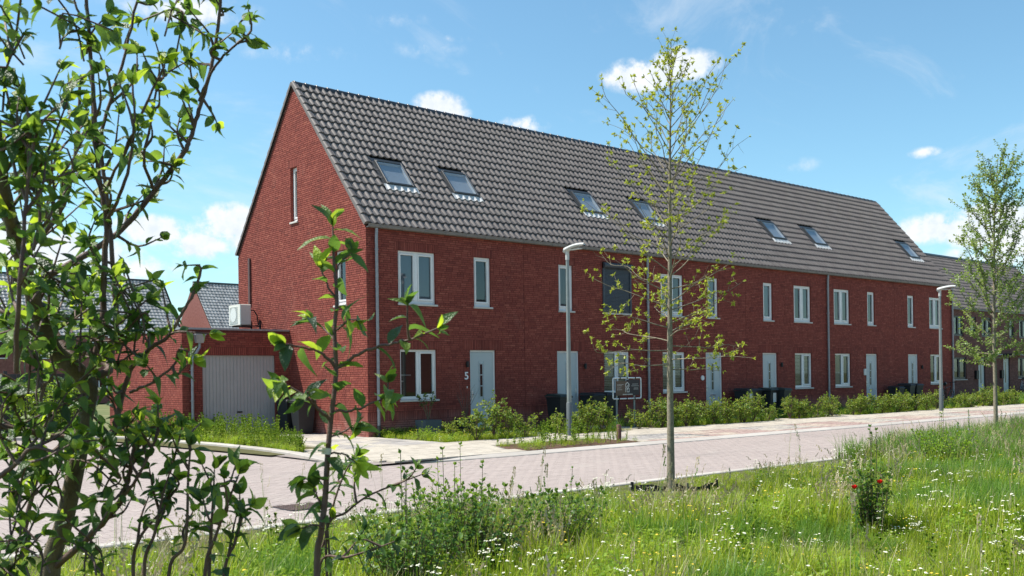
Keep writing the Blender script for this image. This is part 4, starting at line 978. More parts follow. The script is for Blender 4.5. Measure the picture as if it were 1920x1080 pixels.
def bin_(x, y, rz, label, group=None, lid=None, sticker=False, s=1.0):
    t = thing('wheelie_bin', (x, y, 0), label, 'bin', group); R = Matrix.Translation((x, y, -.01)) @ Matrix.Rotation(rz, 4, 'Z') @ Matrix.Scale(s, 4)
    m = MB(); a, b = .20, .27
    m.add([(-a,-a,.04),(a,-a,.04),(a,a,.04),(-a,a,.04),(-b,-b-.02,.93),(b,-b-.02,.93),(b,b,.93),(-b,b,.93)], [(0,3,2,1),(0,1,5,4),(1,2,6,5),(2,3,7,6),(3,0,4,7),(4,5,6,7)])
    m.box(-b-.015, b+.015, -b-.035, b+.015, .90, .94); m.build('bin_body', M_BIN, t, R)
    m = MB(); m.add([(-.29,-.33,.945),(.29,-.33,.945),(.29,.30,.96),(-.29,.30,.96),(-.24,-.27,1.0),(.24,-.27,1.0),(.24,.26,1.035),(-.24,.26,1.035)], [(0,3,2,1),(4,5,6,7),(0,1,5,4),(1,2,6,5),(2,3,7,6),(3,0,4,7)])
    m.tube([(-.25,.33,.97), (.25,.33,.97)], .02, 8); m.build('lid', lid or M_BIN, t, R)
    for sx in (-1, 1): m = MB(); m.tube([(sx*.20,.24,.10), (sx*.25,.24,.10)], .10, 14); m.build('wheel', M_BLACK, t, R)
    if sticker: m = MB(); m.box(-.1, .1, -.285, -.272, .50, .84); m.build('sticker', M_SLAT, t, R)
PG = 'wheelie bins beside the front doors'
bin_(6.20, -.75, .1, 'dark wheelie bin with a dull green lid on the left of the second house door', PG, M_BINLID)
bin_(7.95, -.42, .05, 'left black wheelie bin of the pair behind the bushes by the sign', PG); bin_(8.62, -.42, -.08, 'right black wheelie bin of the pair behind the bushes by the sign', PG)
bin_(15.6, -.60, .05, 'black wheelie bin with a white sticker on its front, beside the third house door', PG, None, True)
bin_(16.2, -.45, -.05, 'black wheelie bin standing just right of the one with the white sticker', PG)
bin_(16.82, -.75, .05, 'second bin from the fourth house door, with a pale label', PG, M_BINLID, True); bin_(17.35, -.95, .1, 'dark bin with a green lid closest to the fourth house door', PG, M_BINLID)
bin_(26.7, -.5, .0, 'low dark bin just right of the fifth house door', PG, s=.9); bin_(27.5, -.55, .1, 'black bin standing between the fifth door and the bicycle', PG); bin_(28.2, -.55, -.05, 'black bin nearest to the bicycle', PG)
bin_(-.38, 3.72, .1, 'black wheelie bin in the shade between the garage door and the gable', 'bins by the garage'); bin_(-.36, 2.95, -.05, 'black wheelie bin against the gable, nearer the street than its neighbour', 'bins by the garage')

def pot(x, y, w_, h_, label, mt): 
    t = thing('plant_pot', (x, y, 0), label, 'plant pot'); m = MB(); a, b = w_*.44, w_*.5
    m.add([(x-a,y-a,0),(x+a,y-a,0),(x+a,y+a,0),(x-a,y+a,0),(x-b,y-b,h_),(x+b,y-b,h_),(x+b,y+b,h_),(x-b,y+b,h_),(x-b+.03,y-b+.03,h_),(x+b-.03,y-b+.03,h_),(x+b-.03,y+b-.03,h_),(x-b+.03,y+b-.03,h_),(x-b+.03,y-b+.03,h_-.05),(x+b-.03,y-b+.03,h_-.05),(x+b-.03,y+b-.03,h_-.05),(x-b+.03,y+b-.03,h_-.05)],
          [(0,1,5,4),(1,2,6,5),(2,3,7,6),(3,0,4,7),(4,5,9,8),(5,6,10,9),(6,7,11,10),(7,4,8,11),(8,9,13,12),(9,10,14,13),(10,11,15,14),(11,8,12,15)]); m.build('pot', mt, t)
    m = MB(); m.add([(x-b+.03,y-b+.03,h_-.04),(x+b-.03,y-b+.03,h_-.04),(x+b-.03,y+b-.03,h_-.04),(x-b+.03,y+b-.03,h_-.04)], [(0,1,2,3)]); m.build('potting_soil', M_SOIL, t)
pot(1.50, -.62, .52, .42, 'square slate-grey planter under the ground floor window of the first house', mat('slate_pot', (0.10,0.115,0.13), 0.8, 0.2)); pot(2.75, -.62, .50, .40, 'nearly black square planter left of the number 5 door', mat('black_pot', (0.025,0.027,0.033), 0.7, 0.2))
def potplant(x, y, z, leafy, label):
    t = thing('potted_shrub', (x, y, z), label, 'shrub'); br = MB(); lv = Leaves()
    for i in range(9 if leafy else 13):
        a = random.uniform(0, 6.28); d = Vector((math.cos(a), math.sin(a), 0))*random.uniform(.08, .36); hh = random.uniform(.55, .85)*(1 if leafy else 1.15)
        pth = curve([(x, y, z), Vector((x, y, z+hh*.5))+d*.4, Vector((x, y, z+hh))+d], 3); br.tube(pth, [.008*(1-j/len(pth))+.002 for j in range(len(pth))], 5, caps=False)
        if leafy: lv.along(pth, .62, .025, 1.2, 3, .25, 60, .3, 6)
        else:
            for _ in range(4): q = pth[random.randrange(2, len(pth))]; br.tube([q, q+(RV()*.4+Vector((0,0,1))).normalized()*.2], [.002, .0012], 4, caps=False)
    br.build('stems', M_TWIG if not leafy else M_BARKD, t)
    if leafy: lv.build(LS_S, M_LEAF_A, t)
potplant(1.50, -.62, .38, True, 'evergreen shrub with bare lower stems growing in the slate-grey planter'); potplant(2.75, -.62, .36, False, 'leafless twiggy shrub in the nearly black planter')

# sign on two posts
sg = thing('estate_sign', (8.05, -1.8, 0), 'dark and brown information sign laced in a white tube frame on two posts', 'sign')
M = frame((7.45, -1.8, 0), (1,0,0), (0,0,1), (0,-1,0)); w_, z0, z1 = 1.24, .84, 1.47
m = MB(); r = .05; P = [(r,z0,0),(w_-r,z0,0),(w_-.012,z0+.012,0),(w_,z0+r,0),(w_,z1-r,0),(w_-.012,z1-.012,0),(w_-r,z1,0),(r,z1,0),(.012,z1-.012,0),(0,z1-r,0),(0,z0+r,0),(.012,z0+.012,0),(r,z0,0),(r+.05,z0,0)]
m.tube(P, .022, 8); fr = m.build('tube_frame', M_WHITE, sg, M)
for (x, z) in ((.30,z1),(.62,z1),(.98,z1),(.25,z0),(.60,z0),(.95,z0)): m = MB(); m.box(x-.018, x+.018, z-.03, z+.03, -.028, .028); m.build('strap', M_BLACK, fr, M)
m = MB(); m.box(.13, .60, z0+.10, z1-.09, -.008, .008); m.build('brown_panel', mat('sign_brown', (0.13,0.085,0.06), 0.6, 0.3), sg, M)
m = MB(); m.box(.60, 1.17, z0+.10, z1-.05, -.008, .0075); m.build('dark_panel', mat('sign_dark', (0.035,0.028,0.032), 0.5, 0.3), sg, M)
M_PRINT = mat('sign_print', (0.62,0.60,0.56), 0.6, 0.2)
def strip(m, pts, wd, o=.010):
    for (a, b) in zip(pts, pts[1:]):
        a_, b_ = Vector((*a, 0)), Vector((*b, 0)); d = (b_-a_).normalized(); nn = Vector((-d.y, d.x, 0))*wd/2; a_ -= d*wd*.3; b_ += d*wd*.3; o += .0003
        m.add([tuple(a_+nn)[:2]+(o,), tuple(a_-nn)[:2]+(o,), tuple(b_-nn)[:2]+(o,), tuple(b_+nn)[:2]+(o,)], [(0,1,2,3)])
m = MB(); cx, cz = .625, 1.185; 
strip(m, [(cx-.075,cz-.14),(cx-.075,cz-.02),(cx+.055,cz+.075)], .026); strip(m, [(cx-.075,cz+.02),(cx-.075,cz+.095),(cx,cz+.15),(cx+.075,cz+.095),(cx+.075,cz+.03),(cx-.03,cz-.055)], .026)
strip(m, [(cx-.01,cz-.14),(cx+.075,cz-.14),(cx+.075,cz-.03)], .026); strip(m, [(cx-.01,cz-.14),(cx-.01,cz-.07),(cx+.04,cz-.03)], .022); m.build('logo', M_PRINT, sg, M)
m = MB()
for (a, b, z) in ((.17,.46,1.27),(.17,.38,1.235),(.17,.36,1.17),(.17,.40,1.115)): 
    x = a
    while x < b: e = min(b, x+random.uniform(.02,.05)); m.box(x, e, z-.006, z+.006, .009, .010); x = e+.010
for (a, b, z) in ((.84,1.10,1.28),(.80,1.15,1.225),(.92,1.10,1.16),(.90,1.12,1.125)):
    x = a
    while x < b: e = min(b, x+random.uniform(.02,.05)); m.box(x, e, z-.006, z+.006, .009, .010); x = e+.010
x = .42
while x < .84: m.box(x, x+.016, .955, .985, .009, .010); x += .022
m.build('lettering', M_PRINT, sg, M, kind='stuff')
for x in (.19, .97): m = MB(); m.tube([(x,-.05,-.035), (x,z1,-.035)], .03, 8); m.build('post', M_POLE, sg, M)

# bicycle leaning by the last door
def bicycle(x, y, rz, label, s=1.0, mt=None):
    mt = mt or M_BLACK; t = thing('bicycle', (x, y, 0), label, 'bicycle'); R = Matrix.Translation((x, y, 0)) @ Matrix.Rotation(rz, 4, 'Z') @ Matrix.Rotation(.06, 4, 'X') @ Matrix.Scale(s, 4)
    for cx in (-.55, .55):
        m = MB(); pts = [(cx+.335*math.cos(a), 0, .35+.335*math.sin(a)) for a in [2*PI*k/24 for k in range(25)]]; m.tube(pts, .018, 6, caps=False); wl_ = m.build('wheel', M_BLACK, t, R)
        m = MB()
        for k in range(10): a = PI*k/10; m.tube([(cx-.325*math.cos(a), 0, .35-.325*math.sin(a)), (cx+.325*math.cos(a), 0, .35+.325*math.sin(a))], .0022, 3)
        m.tube([(cx,-.04,.35),(cx,.04,.35)], .02, 8); m.build('spokes', M_STEEL, wl_, R)
    m = MB(); bb, st, hd, hd2 = (-.08,0,.30), (-.24,0,.80), (.36,0,.85), (.38,0,.68)
    for a, b in ((bb,st),(st,hd),(bb,hd2),(bb,(-.55,0,.35)),(st,(-.55,0,.35)),(hd,(.55,0,.35)),(hd,hd2)): m.tube([a,b], .015, 6)
    m.tube([(-.08,-.09,.30),(-.08,.09,.30)], .015, 6); m.build('frame', mt, t, R)
    m = MB(); m.tube([hd,(.33,0,1.02)], .012, 6); m.tube([(.20,-.28,1.06),(.33,-.10,1.04),(.33,.10,1.04),(.20,.28,1.06)], .013, 6); m.build('handlebar', M_BLACK, t, R)
    m = MB(); m.tube([st,(-.27,0,.95)], .012, 6); m.tube([(-.42,0,.97),(-.30,0,.985),(-.14,0,.97)], [.075,.06,.02], 8); m.build('saddle', M_BLACK, t, R)
bicycle(29.3, -1.5, .12, 'black bicycle parked behind the hedge before the door of the last red house')
bicycle(54.9, 5.6, .5, 'thin pale framed bicycle leaning by the second brown house door', 1.0, M_STEEL)

# small dark brick stub on the right edge
bs = thing('brick_pile', (9.9, -12.9, 0), 'low dark stack of bricks at the right edge of the meadow', 'brick stack')
for k in range(5):
    for j in range(3): m = MB(); m.box(9.78+j*.22, 9.98+j*.22, -12.95+random.uniform(-.01,.01), -12.75, .08+k*.07, .145+k*.07); m.build('brick', M_BBRICK, bs)

# rubber band and stakes at the foot of the young tree
bt = thing('root_guard', (-3.53, -13.4, 0), 'black plastic root guard strip lying round the foot of the sparse young tree', 'root guard')
m = MB(); z = -.02
pts = [(-3.86,-13.02),(-3.72,-13.24),(-3.60,-13.30),(-3.47,-13.32),(-3.41,-13.42),(-3.42,-13.58),(-3.30,-13.72),(-3.05,-13.66),(-2.80,-13.63)]
for i, ((a, b), (c, d)) in enumerate(zip(pts, pts[1:])):
    h0, h1 = .075+.02*math.sin(i*2), .075+.02*math.sin(i*2+2); m.add([(a,b,z),(c,d,z),(c,d,z+h1),(a,b,z+h0),(a+.012,b+.012,z),(c+.012,d+.012,z),(c+.012,d+.012,z+h1),(a+.012,b+.012,z+h0)], [(0,1,2,3),(4,7,6,5),(3,2,6,7),(0,4,5,1)])
m.build('strip', M_BLACK, bt)
for (a, b) in ((-3.86,-13.0),(-3.43,-13.6),(-2.8,-13.6)): m = MB(); m.tube([(a,b,-.1),(a,b,.10)], .022, 8); m.build('stake', M_BARK1 if a == -3.43 else M_BLACK, bt)

# ================================================================== background houses
def far_roof(h, x0, x1, yc, half, eave, ridge, wcol, rows, tw, mt, label=None):
    a_ = math.atan2(ridge-eave, half); ca, sa = math.cos(a_), math.sin(a_); L = half/ca+.15
    Mr = frame((x0, yc-half-.08*ca, eave), (1,0,0), (0,ca,sa), (0,-sa,ca)); m = MB(); m.box(0, x1-x0, 0, L, -.06, 0); rf = m.build('roof', M_UNDER, h, Mr)
    V, Fq, sm = tile_shape(tw, L/rows, 4); nc = int((x1-x0)/tw); Ms = [np.array(Matrix.Translation((c*tw, r*L/rows, 0))) for c in range(nc) for r in range(rows)]
    me = batch_mesh('tile_field', V, Fq, mt, Ms, np.clip(rng.normal(.5,.2,len(Ms)),0,1)); newobj('tile_field', me, rf, Mr, kind='stuff')
    Mb = frame((x1, yc+half+.08*ca, eave), (-1,0,0), (0,-ca,sa), (0,sa,ca)); m = MB(); m.box(0, x1-x0, 0, L, -.06, .03); m.build('rear_slope', mt, rf, Mb)
    m = MB(); ridge_cap(m, x0, x1, yc, ridge+.08); m.build('ridge_tile', M_RIDGE, rf); return rf, Mr
M_FTILE = mat('far_tile', (0.20,0.19,0.185), 0.30, 0.6, 0, (0.30,0.29,0.28), 4, 0.4, True, col3=(0.40,0.39,0.38))
M_FBR = mat('far_pink_brick', (0.20,0.075,0.065), 0.9, 0.2, 0, (0.30,0.13,0.11), 6, 1)
def far_house(x0, x1, yc, label, half=4.6, eave=5.2, ridge=10.2):
    h = thing('far_house', (x0, yc, 0), label, 'house'); m = MB()
    m.add([(x0,yc-half,-.1),(x1,yc-half,-.1),(x1,yc+half,-.1),(x0,yc+half,-.1),(x0,yc-half,eave),(x1,yc-half,eave),(x1,yc+half,eave),(x0,yc+half,eave),(x0,yc,ridge-.12),(x1,yc,ridge-.12)],
          [(0,1,5,4),(2,3,7,6),(3,0,4,8,7),(1,2,6,9,5)]); m.build('wall', M_FBR, h)
    rf, Mr = far_roof(h, x0, x1, yc, half, eave, ridge, None, 19, .30, M_FTILE); return h, rf, Mr
hB, rB, MB_ = far_house(-9.0, 17.6, 62.0, 'long roofed terrace far behind the foreground leaves on the left, with a small skylight')
hC, rC, MC_ = far_house(20.0, 34.0, 61.4, 'distant house with a glinting tiled roof and pinkish gable above the garage')
for rf, Mr, u in ((rC, MC_, 5.1), (rB, MB_, 22.6), (rC, MC_, 1.9+5)):
    m = MB(); ring(m, u, u+1.0, 1.7, 2.9, .06, 0, .12); s_ = m.build('skylight', M_DGREY, rf, Mr); m = MB(); m.box(u+.05, u+.95, 1.75, 2.85, .02, .09); m.build('pane', M_BLIND, s_, Mr)
for i in range(7):
    for z in (.9, 3.4):
        M = face_front(-8+i*3.6, 62-4.6); m = MB(); ring(m, 0, 1.3, z, z+1.35, .08, .002, .05); m.box(.62, .70, z, z+1.35, .002, .045)
        wn = m.build('window', M_WHITE, hB, M); m = MB(); m.box(.08, 1.22, z+.08, z+1.27, .003, .02); m.build('pane', M_DGLASS, wn, M)
# brown row on the right
M_BTILE = M_TILE
hR = thing('brown_house_row', (34.5, 6.4, 0), 'brown brick house row with dark frames and flat door canopies beyond the red row', 'house row')
x0, x1, yf = 34.5, 66.0, 6.4; M = face_front(x0, yf); holes = []; specs = []
ctr_ = [(x0+i*5.4) for i in range(6)]
opens = [('w',46.75,48.55,1.0,2.42),('d',50.25,51.25,.0,2.42),('w',56.35,57.9,1.0,2.42),('d',54.0,55.0,0,2.42),('u',46.9,48.2,3.75,5.05),('u',49.2,50.0,3.75,5.05),('u',50.8,52.2,3.75,5.05),('u',55.0,55.8,3.75,5.05),('u',56.6,57.9,3.75,5.05),('u',44.0,45.2,3.75,5.05),('d',60.5,61.5,0,2.42),('w',62.8,64.4,1.0,2.42),('u',62.8,64.2,3.75,5.05)]
holes = [(a-x0, b-x0, c, d) for _, a, b, c, d in opens]
wl = skin('wall', 0, x1-x0, -.1, 5.5, holes, hR, M, [mat('brown_joint', (0.11,0.07,0.06), .95, .1), M_BBRICK])
lst = [q for q in lay(0, x1-x0, 0, 5.48, holes, []) if q[0] > 11]; bricks(wl, M, lst, 0, M_BBRICK)
for k, a, b, c, d in opens:
    if k == 'w': window(hR, M, a-x0, b-x0, c, d, 2, 'net', M_DGREY, sill=True)
    elif k == 'u':
        wn = window(hR, M, a-x0, b-x0, c, d, 2 if b-a > 1.1 else 1, 'curtain', M_DGREY, sill=False)
    else:
        f = MB(); f.cbox(a-x0, a-x0+.06, 0, d, -.1, -.04); f.cbox(b-x0-.06, b-x0, 0, d, -.1, -.04); f.cbox(a-x0+.06, b-x0-.06, d-.08, d, -.1, -.04); dd = f.build('door', M_DGREY, hR, M)
        f = MB(); f.cbox(a-x0+.065, b-x0-.065, .04, d-.085, -.1, -.06); f.build('door_leaf', M_DOOR, dd, M)
        f = MB(); f.box(a-x0+.42, b-x0-.46, .7, 2.1, -.06, -.054); f.build('door_glass', M_DGLASS, dd, M)
        f = MB(); f.box(a-x0-.35, b-x0+.25, d+.12, d+.24, 0.009, .75); cn = f.build('door_canopy', M_DGREY, hR, M); f = MB(); f.box(b-x0+.255, b-x0+1.6, d+.14, d+.20, 0.009, .45); f.build('canopy_wing', M_ZINC, cn, M)
        f = MB(); f.cbox(a-x0-.60, a-x0-.25, 1.0, 1.55, 0.01, .16); f.build('letterbox', M_BLACK, hR, M)
m = MB(); m.box(x0, x1, yf+8, yf+8.1, -.1, 5.5); m.box(x0+.01, x1, yf+.15, yf+8, 5.3, 5.5); m.build('rear_wall', M_BBRICK, hR)
rf, Mr = far_roof(hR, x0-.1, x1, yf+4, 4.0, 5.55, 9.55, None, 17, .22, M_BTILE)
m = MB(); m.add([(x0,yf,-.1),(x0,yf+8,-.1),(x0,yf+8,5.5),(x0,yf+4,9.45),(x0,yf,5.5)], [(0,1,2,3,4)]); m.add([(x1,yf,-.1),(x1,yf+8,-.1),(x1,yf+8,5.5),(x1,yf+4,9.45),(x1,yf,5.5)], [(0,1,2,3,4)]); m.build('gable', M_BBRICK, hR)
m = MB(); m.box(x0, x1, yf-.14, yf-.012, 5.42, 5.56); m.build('gutter', M_GUTTER, hR)
# hedge, board fence and garden things at the far left
hd = Leaves(); random.seed(5)
for _ in range(2600):
    x, y, z_ = random.uniform(-6.2,-3.9), random.uniform(10.4,11.2), random.uniform(0,1.55); hd.add(Vector((x,y,z_+.12*math.sin(x*5))), RV(), Vector((0,-.6,1))+RV()*.4, random.uniform(.9,1.5), random.gauss(.5,.2), random.randrange(3))
th = thing('garden_hedge', (-5, 10.8, 0), 'clipped yellow-green hedge left of the garage, seen through the foreground branches', 'hedge')
hd.build(LS_S, M_WEED, th); m = MB()
for i in range(8): m.tube([(-6+i*.28,10.8,0),(-6+i*.28,10.8,1.2)], .015, 5)
m.build('stems', M_BARKD, th)
fn = thing('board_fence', (-8, 11.6, 0), 'dark grey wooden board fence at the far left behind the hedge', 'fence')
for i in range(34): m = MB(); m.box(-10.4+i*.19, -10.22+i*.19, 11.55, 11.575, 0, 1.85); m.build('fence_board', M_DGREY, fn)
for i in range(4): m = MB(); m.box(-10.4+i*2.1, -10.3+i*2.1, 11.58, 11.68, 0, 1.95); m.build('post', M_DGREY, fn)
tb = thing('garden_shed', (-9.4, 17, 0), 'brick shed with a white framed window behind the board fence at the far left', 'shed')
m = MB(); m.box(-11.5, -5.6, 16, 20, -.1, 3.0); m.build('wall', M_BRICK, tb); m = MB(); m.box(-11.7, -5.4, 15.8, 20.2, 3.0, 3.12); m.build('roof', M_DGREY, tb)
M = face_front(-8.0, 16); m = MB(); ring(m, 0, 1.6, 1.2, 2.4, .07, .002, .05); wn = m.build('window', M_WHITE, tb, M); m = MB(); m.box(.07, 1.53, 1.27, 2.33, .003, .02); m.build('pane', M_DGLASS, wn, M)

# the houses across the meadow, behind the camera; they show in the window panes
hO, rO, MO_ = far_house(-40.0, 70.0, -64.0, 'long brick terrace across the meadow behind the viewer, reflected in the windows', 4.6, 5.6, 10.2)
# ================================================================== foreground trees
LS_A = [leaf_shape(.078, .036, .35, .35, 5, .07, .2), leaf_shape(.09, .028, .3, .45, 5, .07, .5), leaf_shape(.05, .026, .4, .3, 5, .04, -.4), leaf_shape(.085, .034, .25, .6, 5, .05, -.3), leaf_shape(.072, .042, .45, .25, 5, .09, .15), leaf_shape(.075, .030, .6, 1.1, 5, .10, .8), leaf_shape(.065, .034, .3, -.25, 5, .06, 0)]
def limb(br, pts, r0, r1, n=9):
    p = curve([at(*q) for q in pts], 6); k = len(p); rr_ = [r0+(r1-r0)*(i/(k-1))**.8 for i in range(k)]
    p = [q+RV()*.0012 for q in p]; br.tube(p, rr_, n, caps=False); return p
def side_twigs(br, lv, path, n, lmin, lmax, f0=.15, size=1.0, up=.5, r=.004, step=.030, tone=.42, nk=7):
    for k in range(n):
        i = int((f0+(1-f0)*(k+random.random())/n)*(len(path)-1)); q = path[min(i, len(path)-2)]; ax = (path[min(i+1, len(path)-1)]-path[max(i-1, 0)]).normalized()
        d = (ax*.55+RV()*.6+Vector((0,0,up))).normalized(); l = random.uniform(lmin, lmax)
        tw = curve([q, q+d*l*.5+RV()*.012, q+d*l+Vector((0,0,.12*l))+RV()*.015], 3); br.tube(tw, [r*(1-j/len(tw))+.0015 for j in range(len(tw))], 5, caps=False)
        lv.along(tw, .12, step, size, nk, tone, 55, .45, 5, .2)
random.seed(33)
base = at(92, 1080, 3.05); base = Vector((base.x, base.y, -.05))
ft = thing('leafy_tree', (base.x, base.y, 0), 'large leafy young fruit tree nearest the camera, its crooked olive branches filling the left edge', 'tree')
tk = MB(); br = MB(); lv = Leaves(); bt_ = MB()
tp = curve([base, base.lerp(at(95, 1080, 3.05), .55)+Vector((.02,0,0)), at(95, 1080, 3.05), at(120, 980, 3.03), at(142, 880, 3.0), at(158, 790, 3.0), at(168, 735, 3.0), at(166, 700, 3.0)], 6)
tk.tube(tp, [.031*(1-.28*i/(len(tp)-1)) for i in range(len(tp))], 14, caps=False)
L = {}
L['olive'] = limb(tk, [(166,725,3.0),(140,690,2.95),(100,655,2.9),(72,590,2.8),(52,520,2.7),(28,440,2.6),(8,350,2.5),(-10,240,2.45),(-30,100,2.4)], .030, .013, 12)
tk.build('trunk', M_BARKD, ft)
L['r1'] = limb(br, [(168,710,3.0),(205,690,3.05),(150,655,3.1),(110,640,3.1),(40,600,3.15),(-30,570,3.2)], .014, .008)
L['big'] = limb(br, [(150,690,3.0),(60,560,3.1),(73,528,3.1),(181,466,3.15),(243,415,3.2),(290,358,3.2),(342,290,3.2),(357,259,3.2),(373,207,3.2),(394,135,3.2),(409,52,3.2),(414,-20,3.2)], .013, .005)
L['s1'] = limb(br, [(170,700,2.95),(192,600,2.95),(194,518,2.95),(200,415,2.95),(185,330,2.95),(180,240,2.95),(172,130,2.95),(165,40,2.95),(160,-40,2.95)], .011, .005)
L['s2'] = limb(br, [(205,690,3.05),(218,600,3.1),(215,549,3.1),(210,466,3.1),(202,383,3.1),(190,260,3.1),(215,170,3.1),(232,110,3.1),(262,-20,3.1)], .010, .004)
L['dk'] = limb(br, [(20,560,3.2),(41,482,3.2),(80,440,3.2),(114,394,3.2),(135,330,3.2),(146,250,3.2),(150,160,3.2)], .012, .005)
L['rt'] = limb(br, [(215,800,3.0),(223,769,3.0),(244,696,3.0),(280,655,2.95),(311,634,2.9),(340,590,2.9),(362,552,2.9)], .010, .004)
L['rt2'] = limb(br, [(244,735,3.0),(280,720,2.9),(320,690,2.9),(335,670,2.9)], .005, .003)
L['hz'] = limb(br, [(150,822,3.0),(90,818,2.95),(40,805,2.9),(-20,795,2.85)], .012, .009)
L['lb'] = limb(br, [(108,1060,3.04),(171,1002,2.95),(223,945,2.9),(240,900,2.9),(250,850,2.9),(262,790,2.9)], .012, .005)
L['lb2'] = limb(br, [(215,950,2.9),(255,900,2.85),(280,850,2.85),(300,800,2.85)], .006, .003)
L['lm'] = limb(br, [(150,870,3.0),(190,850,3.1),(215,800,3.1),(225,740,3.1)], .007, .004)
L['bk1'] = limb(br, [(45,1000,3.3),(60,930,3.3),(80,850,3.3),(75,760,3.3),(90,700,3.3)], .009, .005)
L['bk2'] = limb(br, [(-10,900,2.7),(30,870,2.7),(60,840,2.7),(110,850,2.7)], .008, .004)
L['lf'] = limb(br, [(30,700,2.5),(35,560,2.4),(48,400,2.4),(55,280,2.4),(50,200,2.4)], .007, .003)
L['t1'] = limb(br, [(200,415,2.95),(235,340,2.9),(255,240,2.9),(290,160,2.9),(310,120,2.9)], .006, .003)
L['t2'] = limb(br, [(290,358,3.2),(270,300,3.1),(285,220,3.1),(300,120,3.1)], .006, .003)
L['t3'] = limb(br, [(373,190,3.2),(400,130,3.15),(440,85,3.1),(470,78,3.1)], .005, .003)
L['t4'] = limb(br, [(195,360,2.9),(215,320,2.85),(250,250,2.8),(250,160,2.8)], .005, .003)
L['t5'] = limb(br, [(62,470,2.5),(75,400,2.5),(60,320,2.5)], .005, .003)
tw_n = dict(olive=(10,.12,.3), r1=(5,.1,.25), big=(17,.07,.17), s1=(11,.08,.2), s2=(9,.07,.18), dk=(6,.08,.2), rt=(6,.06,.13), rt2=(3,.05,.1), hz=(6,.1,.2), lb=(8,.08,.2), lb2=(5,.06,.14), lm=(6,.08,.2), bk1=(6,.1,.22), bk2=(6,.1,.2), lf=(8,.1,.22), t1=(4,.06,.12), t2=(4,.06,.14), t3=(3,.05,.1), t4=(3,.06,.14), t5=(3,.08,.15))
for k, (n, a, b) in tw_n.items():
    side_twigs(br, lv, L[k], n, a, b, .22, .84, .45)
    lv.along(L[k][len(L[k])//3:], .1, .075, .86, 7, .40, 60, .4, 5, .24)
for (u, v, d_) in ((20,60,2.5),(15,150,2.5),(30,260,2.5),(60,330,2.6),(110,300,2.7),(20,430,2.6),(90,380,2.8),(150,560,3.0),(100,600,2.9),(60,680,2.7),(20,740,2.7),(120,740,2.8),(60,830,2.8),(30,900,2.8),(90,900,2.9),(30,980,2.8),(60,1040,2.7),(150,640,2.8),(200,600,2.9),(230,640,2.9),(260,590,2.9),(110,520,2.8),(190,880,2.8),(170,1040,2.7),(240,560,3.0),(40,620,2.6),(10,1060,2.7),(140,60,2.9),(330,30,3.1)):
    c = at(u, v, d_)
    for _ in range(4):
        d = (RV()+Vector((0,0,.4))).normalized(); tw = curve([c-d*.05-Vector((0,0,.04)), c+RV()*.02, c+d*.13], 3); br.tube(tw, [.003]*len(tw), 4, caps=False); lv.along(tw, .1, .030, .82, 5, .40, 55, .4, 4, .24)
br.build('branches', M_TWIG, ft); lv.build(LS_A, M_LEAF_A, ft, 300)

# shoots rising in front of the road, at the right foot of the big tree
def clump(label, stems, size, seed, loc, nind=120, twn=0, cat='shrub', name='young_shrub', tone=.42, tipn=7, step=.033, r0=.006):
    random.seed(seed); t = thing(name, loc, label, cat); br = MB(); lv = Leaves()
    for st in stems:
        st = list(st); p0 = at(*st[0]); g0 = Vector((loc[0]+(p0.x-loc[0])*.5, loc[1]+(p0.y-loc[1])*.5, -.05))
        pts = [g0, g0.lerp(p0, .6)+RV()*.004]+[at(*q) for q in st]; p = curve(pts, 6); k = len(p)
        br.tube(p, [r0*(1-i/(k-1))**.7+.0018 for i in range(k)], 8, caps=False); s = p[len(p)*2//5:]
        lv.along(s, .1, step, size, 5, tone, 58, .5, tipn, .2)
        if twn: side_twigs(br, lv, s, twn, .05, .13, .2, size, .3)
    br.build('stems', M_TWIG, t); lv.build(LS_A, M_LEAF_A, t, nind); return t
c0 = at(350, 1080, 2.9)
clump('group of upright leafy shoots standing against the road between the large tree and the sapling', [[(316,1080,2.9),(347,1018,2.9),(353,893,2.9),(358,835,2.9)],[(384,1080,2.85),(404,1007,2.85),(430,935,2.85),(448,890,2.85)],[(392,1080,2.95),(397,980,2.95),(400,930,2.95),(402,880,2.95)],[(270,1080,2.9),(290,1000,2.9),(305,930,2.9),(320,880,2.9)],[(250,1080,3.0),(262,1010,3.0),(300,960,3.0),(330,900,3.0)],[(420,1080,2.9),(440,1020,2.9),(455,970,2.9)]], .88, 41, (c0.x, c0.y, 0), 170, 3)

# the slim sapling
random.seed(57)
b0 = at(594, 1080, 2.45); sp_ = thing('sapling', (b0.x, b0.y, 0), 'slim single-stemmed sapling with large leaves in front of the garage driveway', 'sapling')
tk = MB(); br = MB(); lv = Leaves()
sp0 = curve([Vector((b0.x, b0.y, -.05)), Vector((b0.x, b0.y, .5)), at(594,1080,2.45), at(602,1000,2.45), at(610,930,2.45), at(614,860,2.45), at(620,790,2.45), at(630,700,2.45), at(627,620,2.45), at(632,560,2.45), at(626,490,2.45), at(624,425,2.45)], 5)
tk.tube(sp0, [.0075*(1-i/(len(sp0)-1))**.6+.002 for i in range(len(sp0))], 10, caps=False); tk.build('stem', M_TWIG, sp_)
def sb(pts, r=.0038, tw=0, size=1.0, step=.034, f0=.25):
    p = limb(br, pts, r, .002, 7); lv.along(p, f0, step*.75, size*1.0, 7, .42, 55, .45, 6, .24)
    if tw: side_twigs(br, lv, p, tw, .04, .09, .3, size, .3, .0028)
    return p
sb([(632,690,2.45),(680,660,2.45),(730,645,2.42),(775,635,2.4),(820,615,2.38)], .005, 1, .85, .048, .35)
sb([(622,790,2.45),(590,760,2.42),(560,735,2.40),(525,715,2.38)], .005, 2, .95, .036)
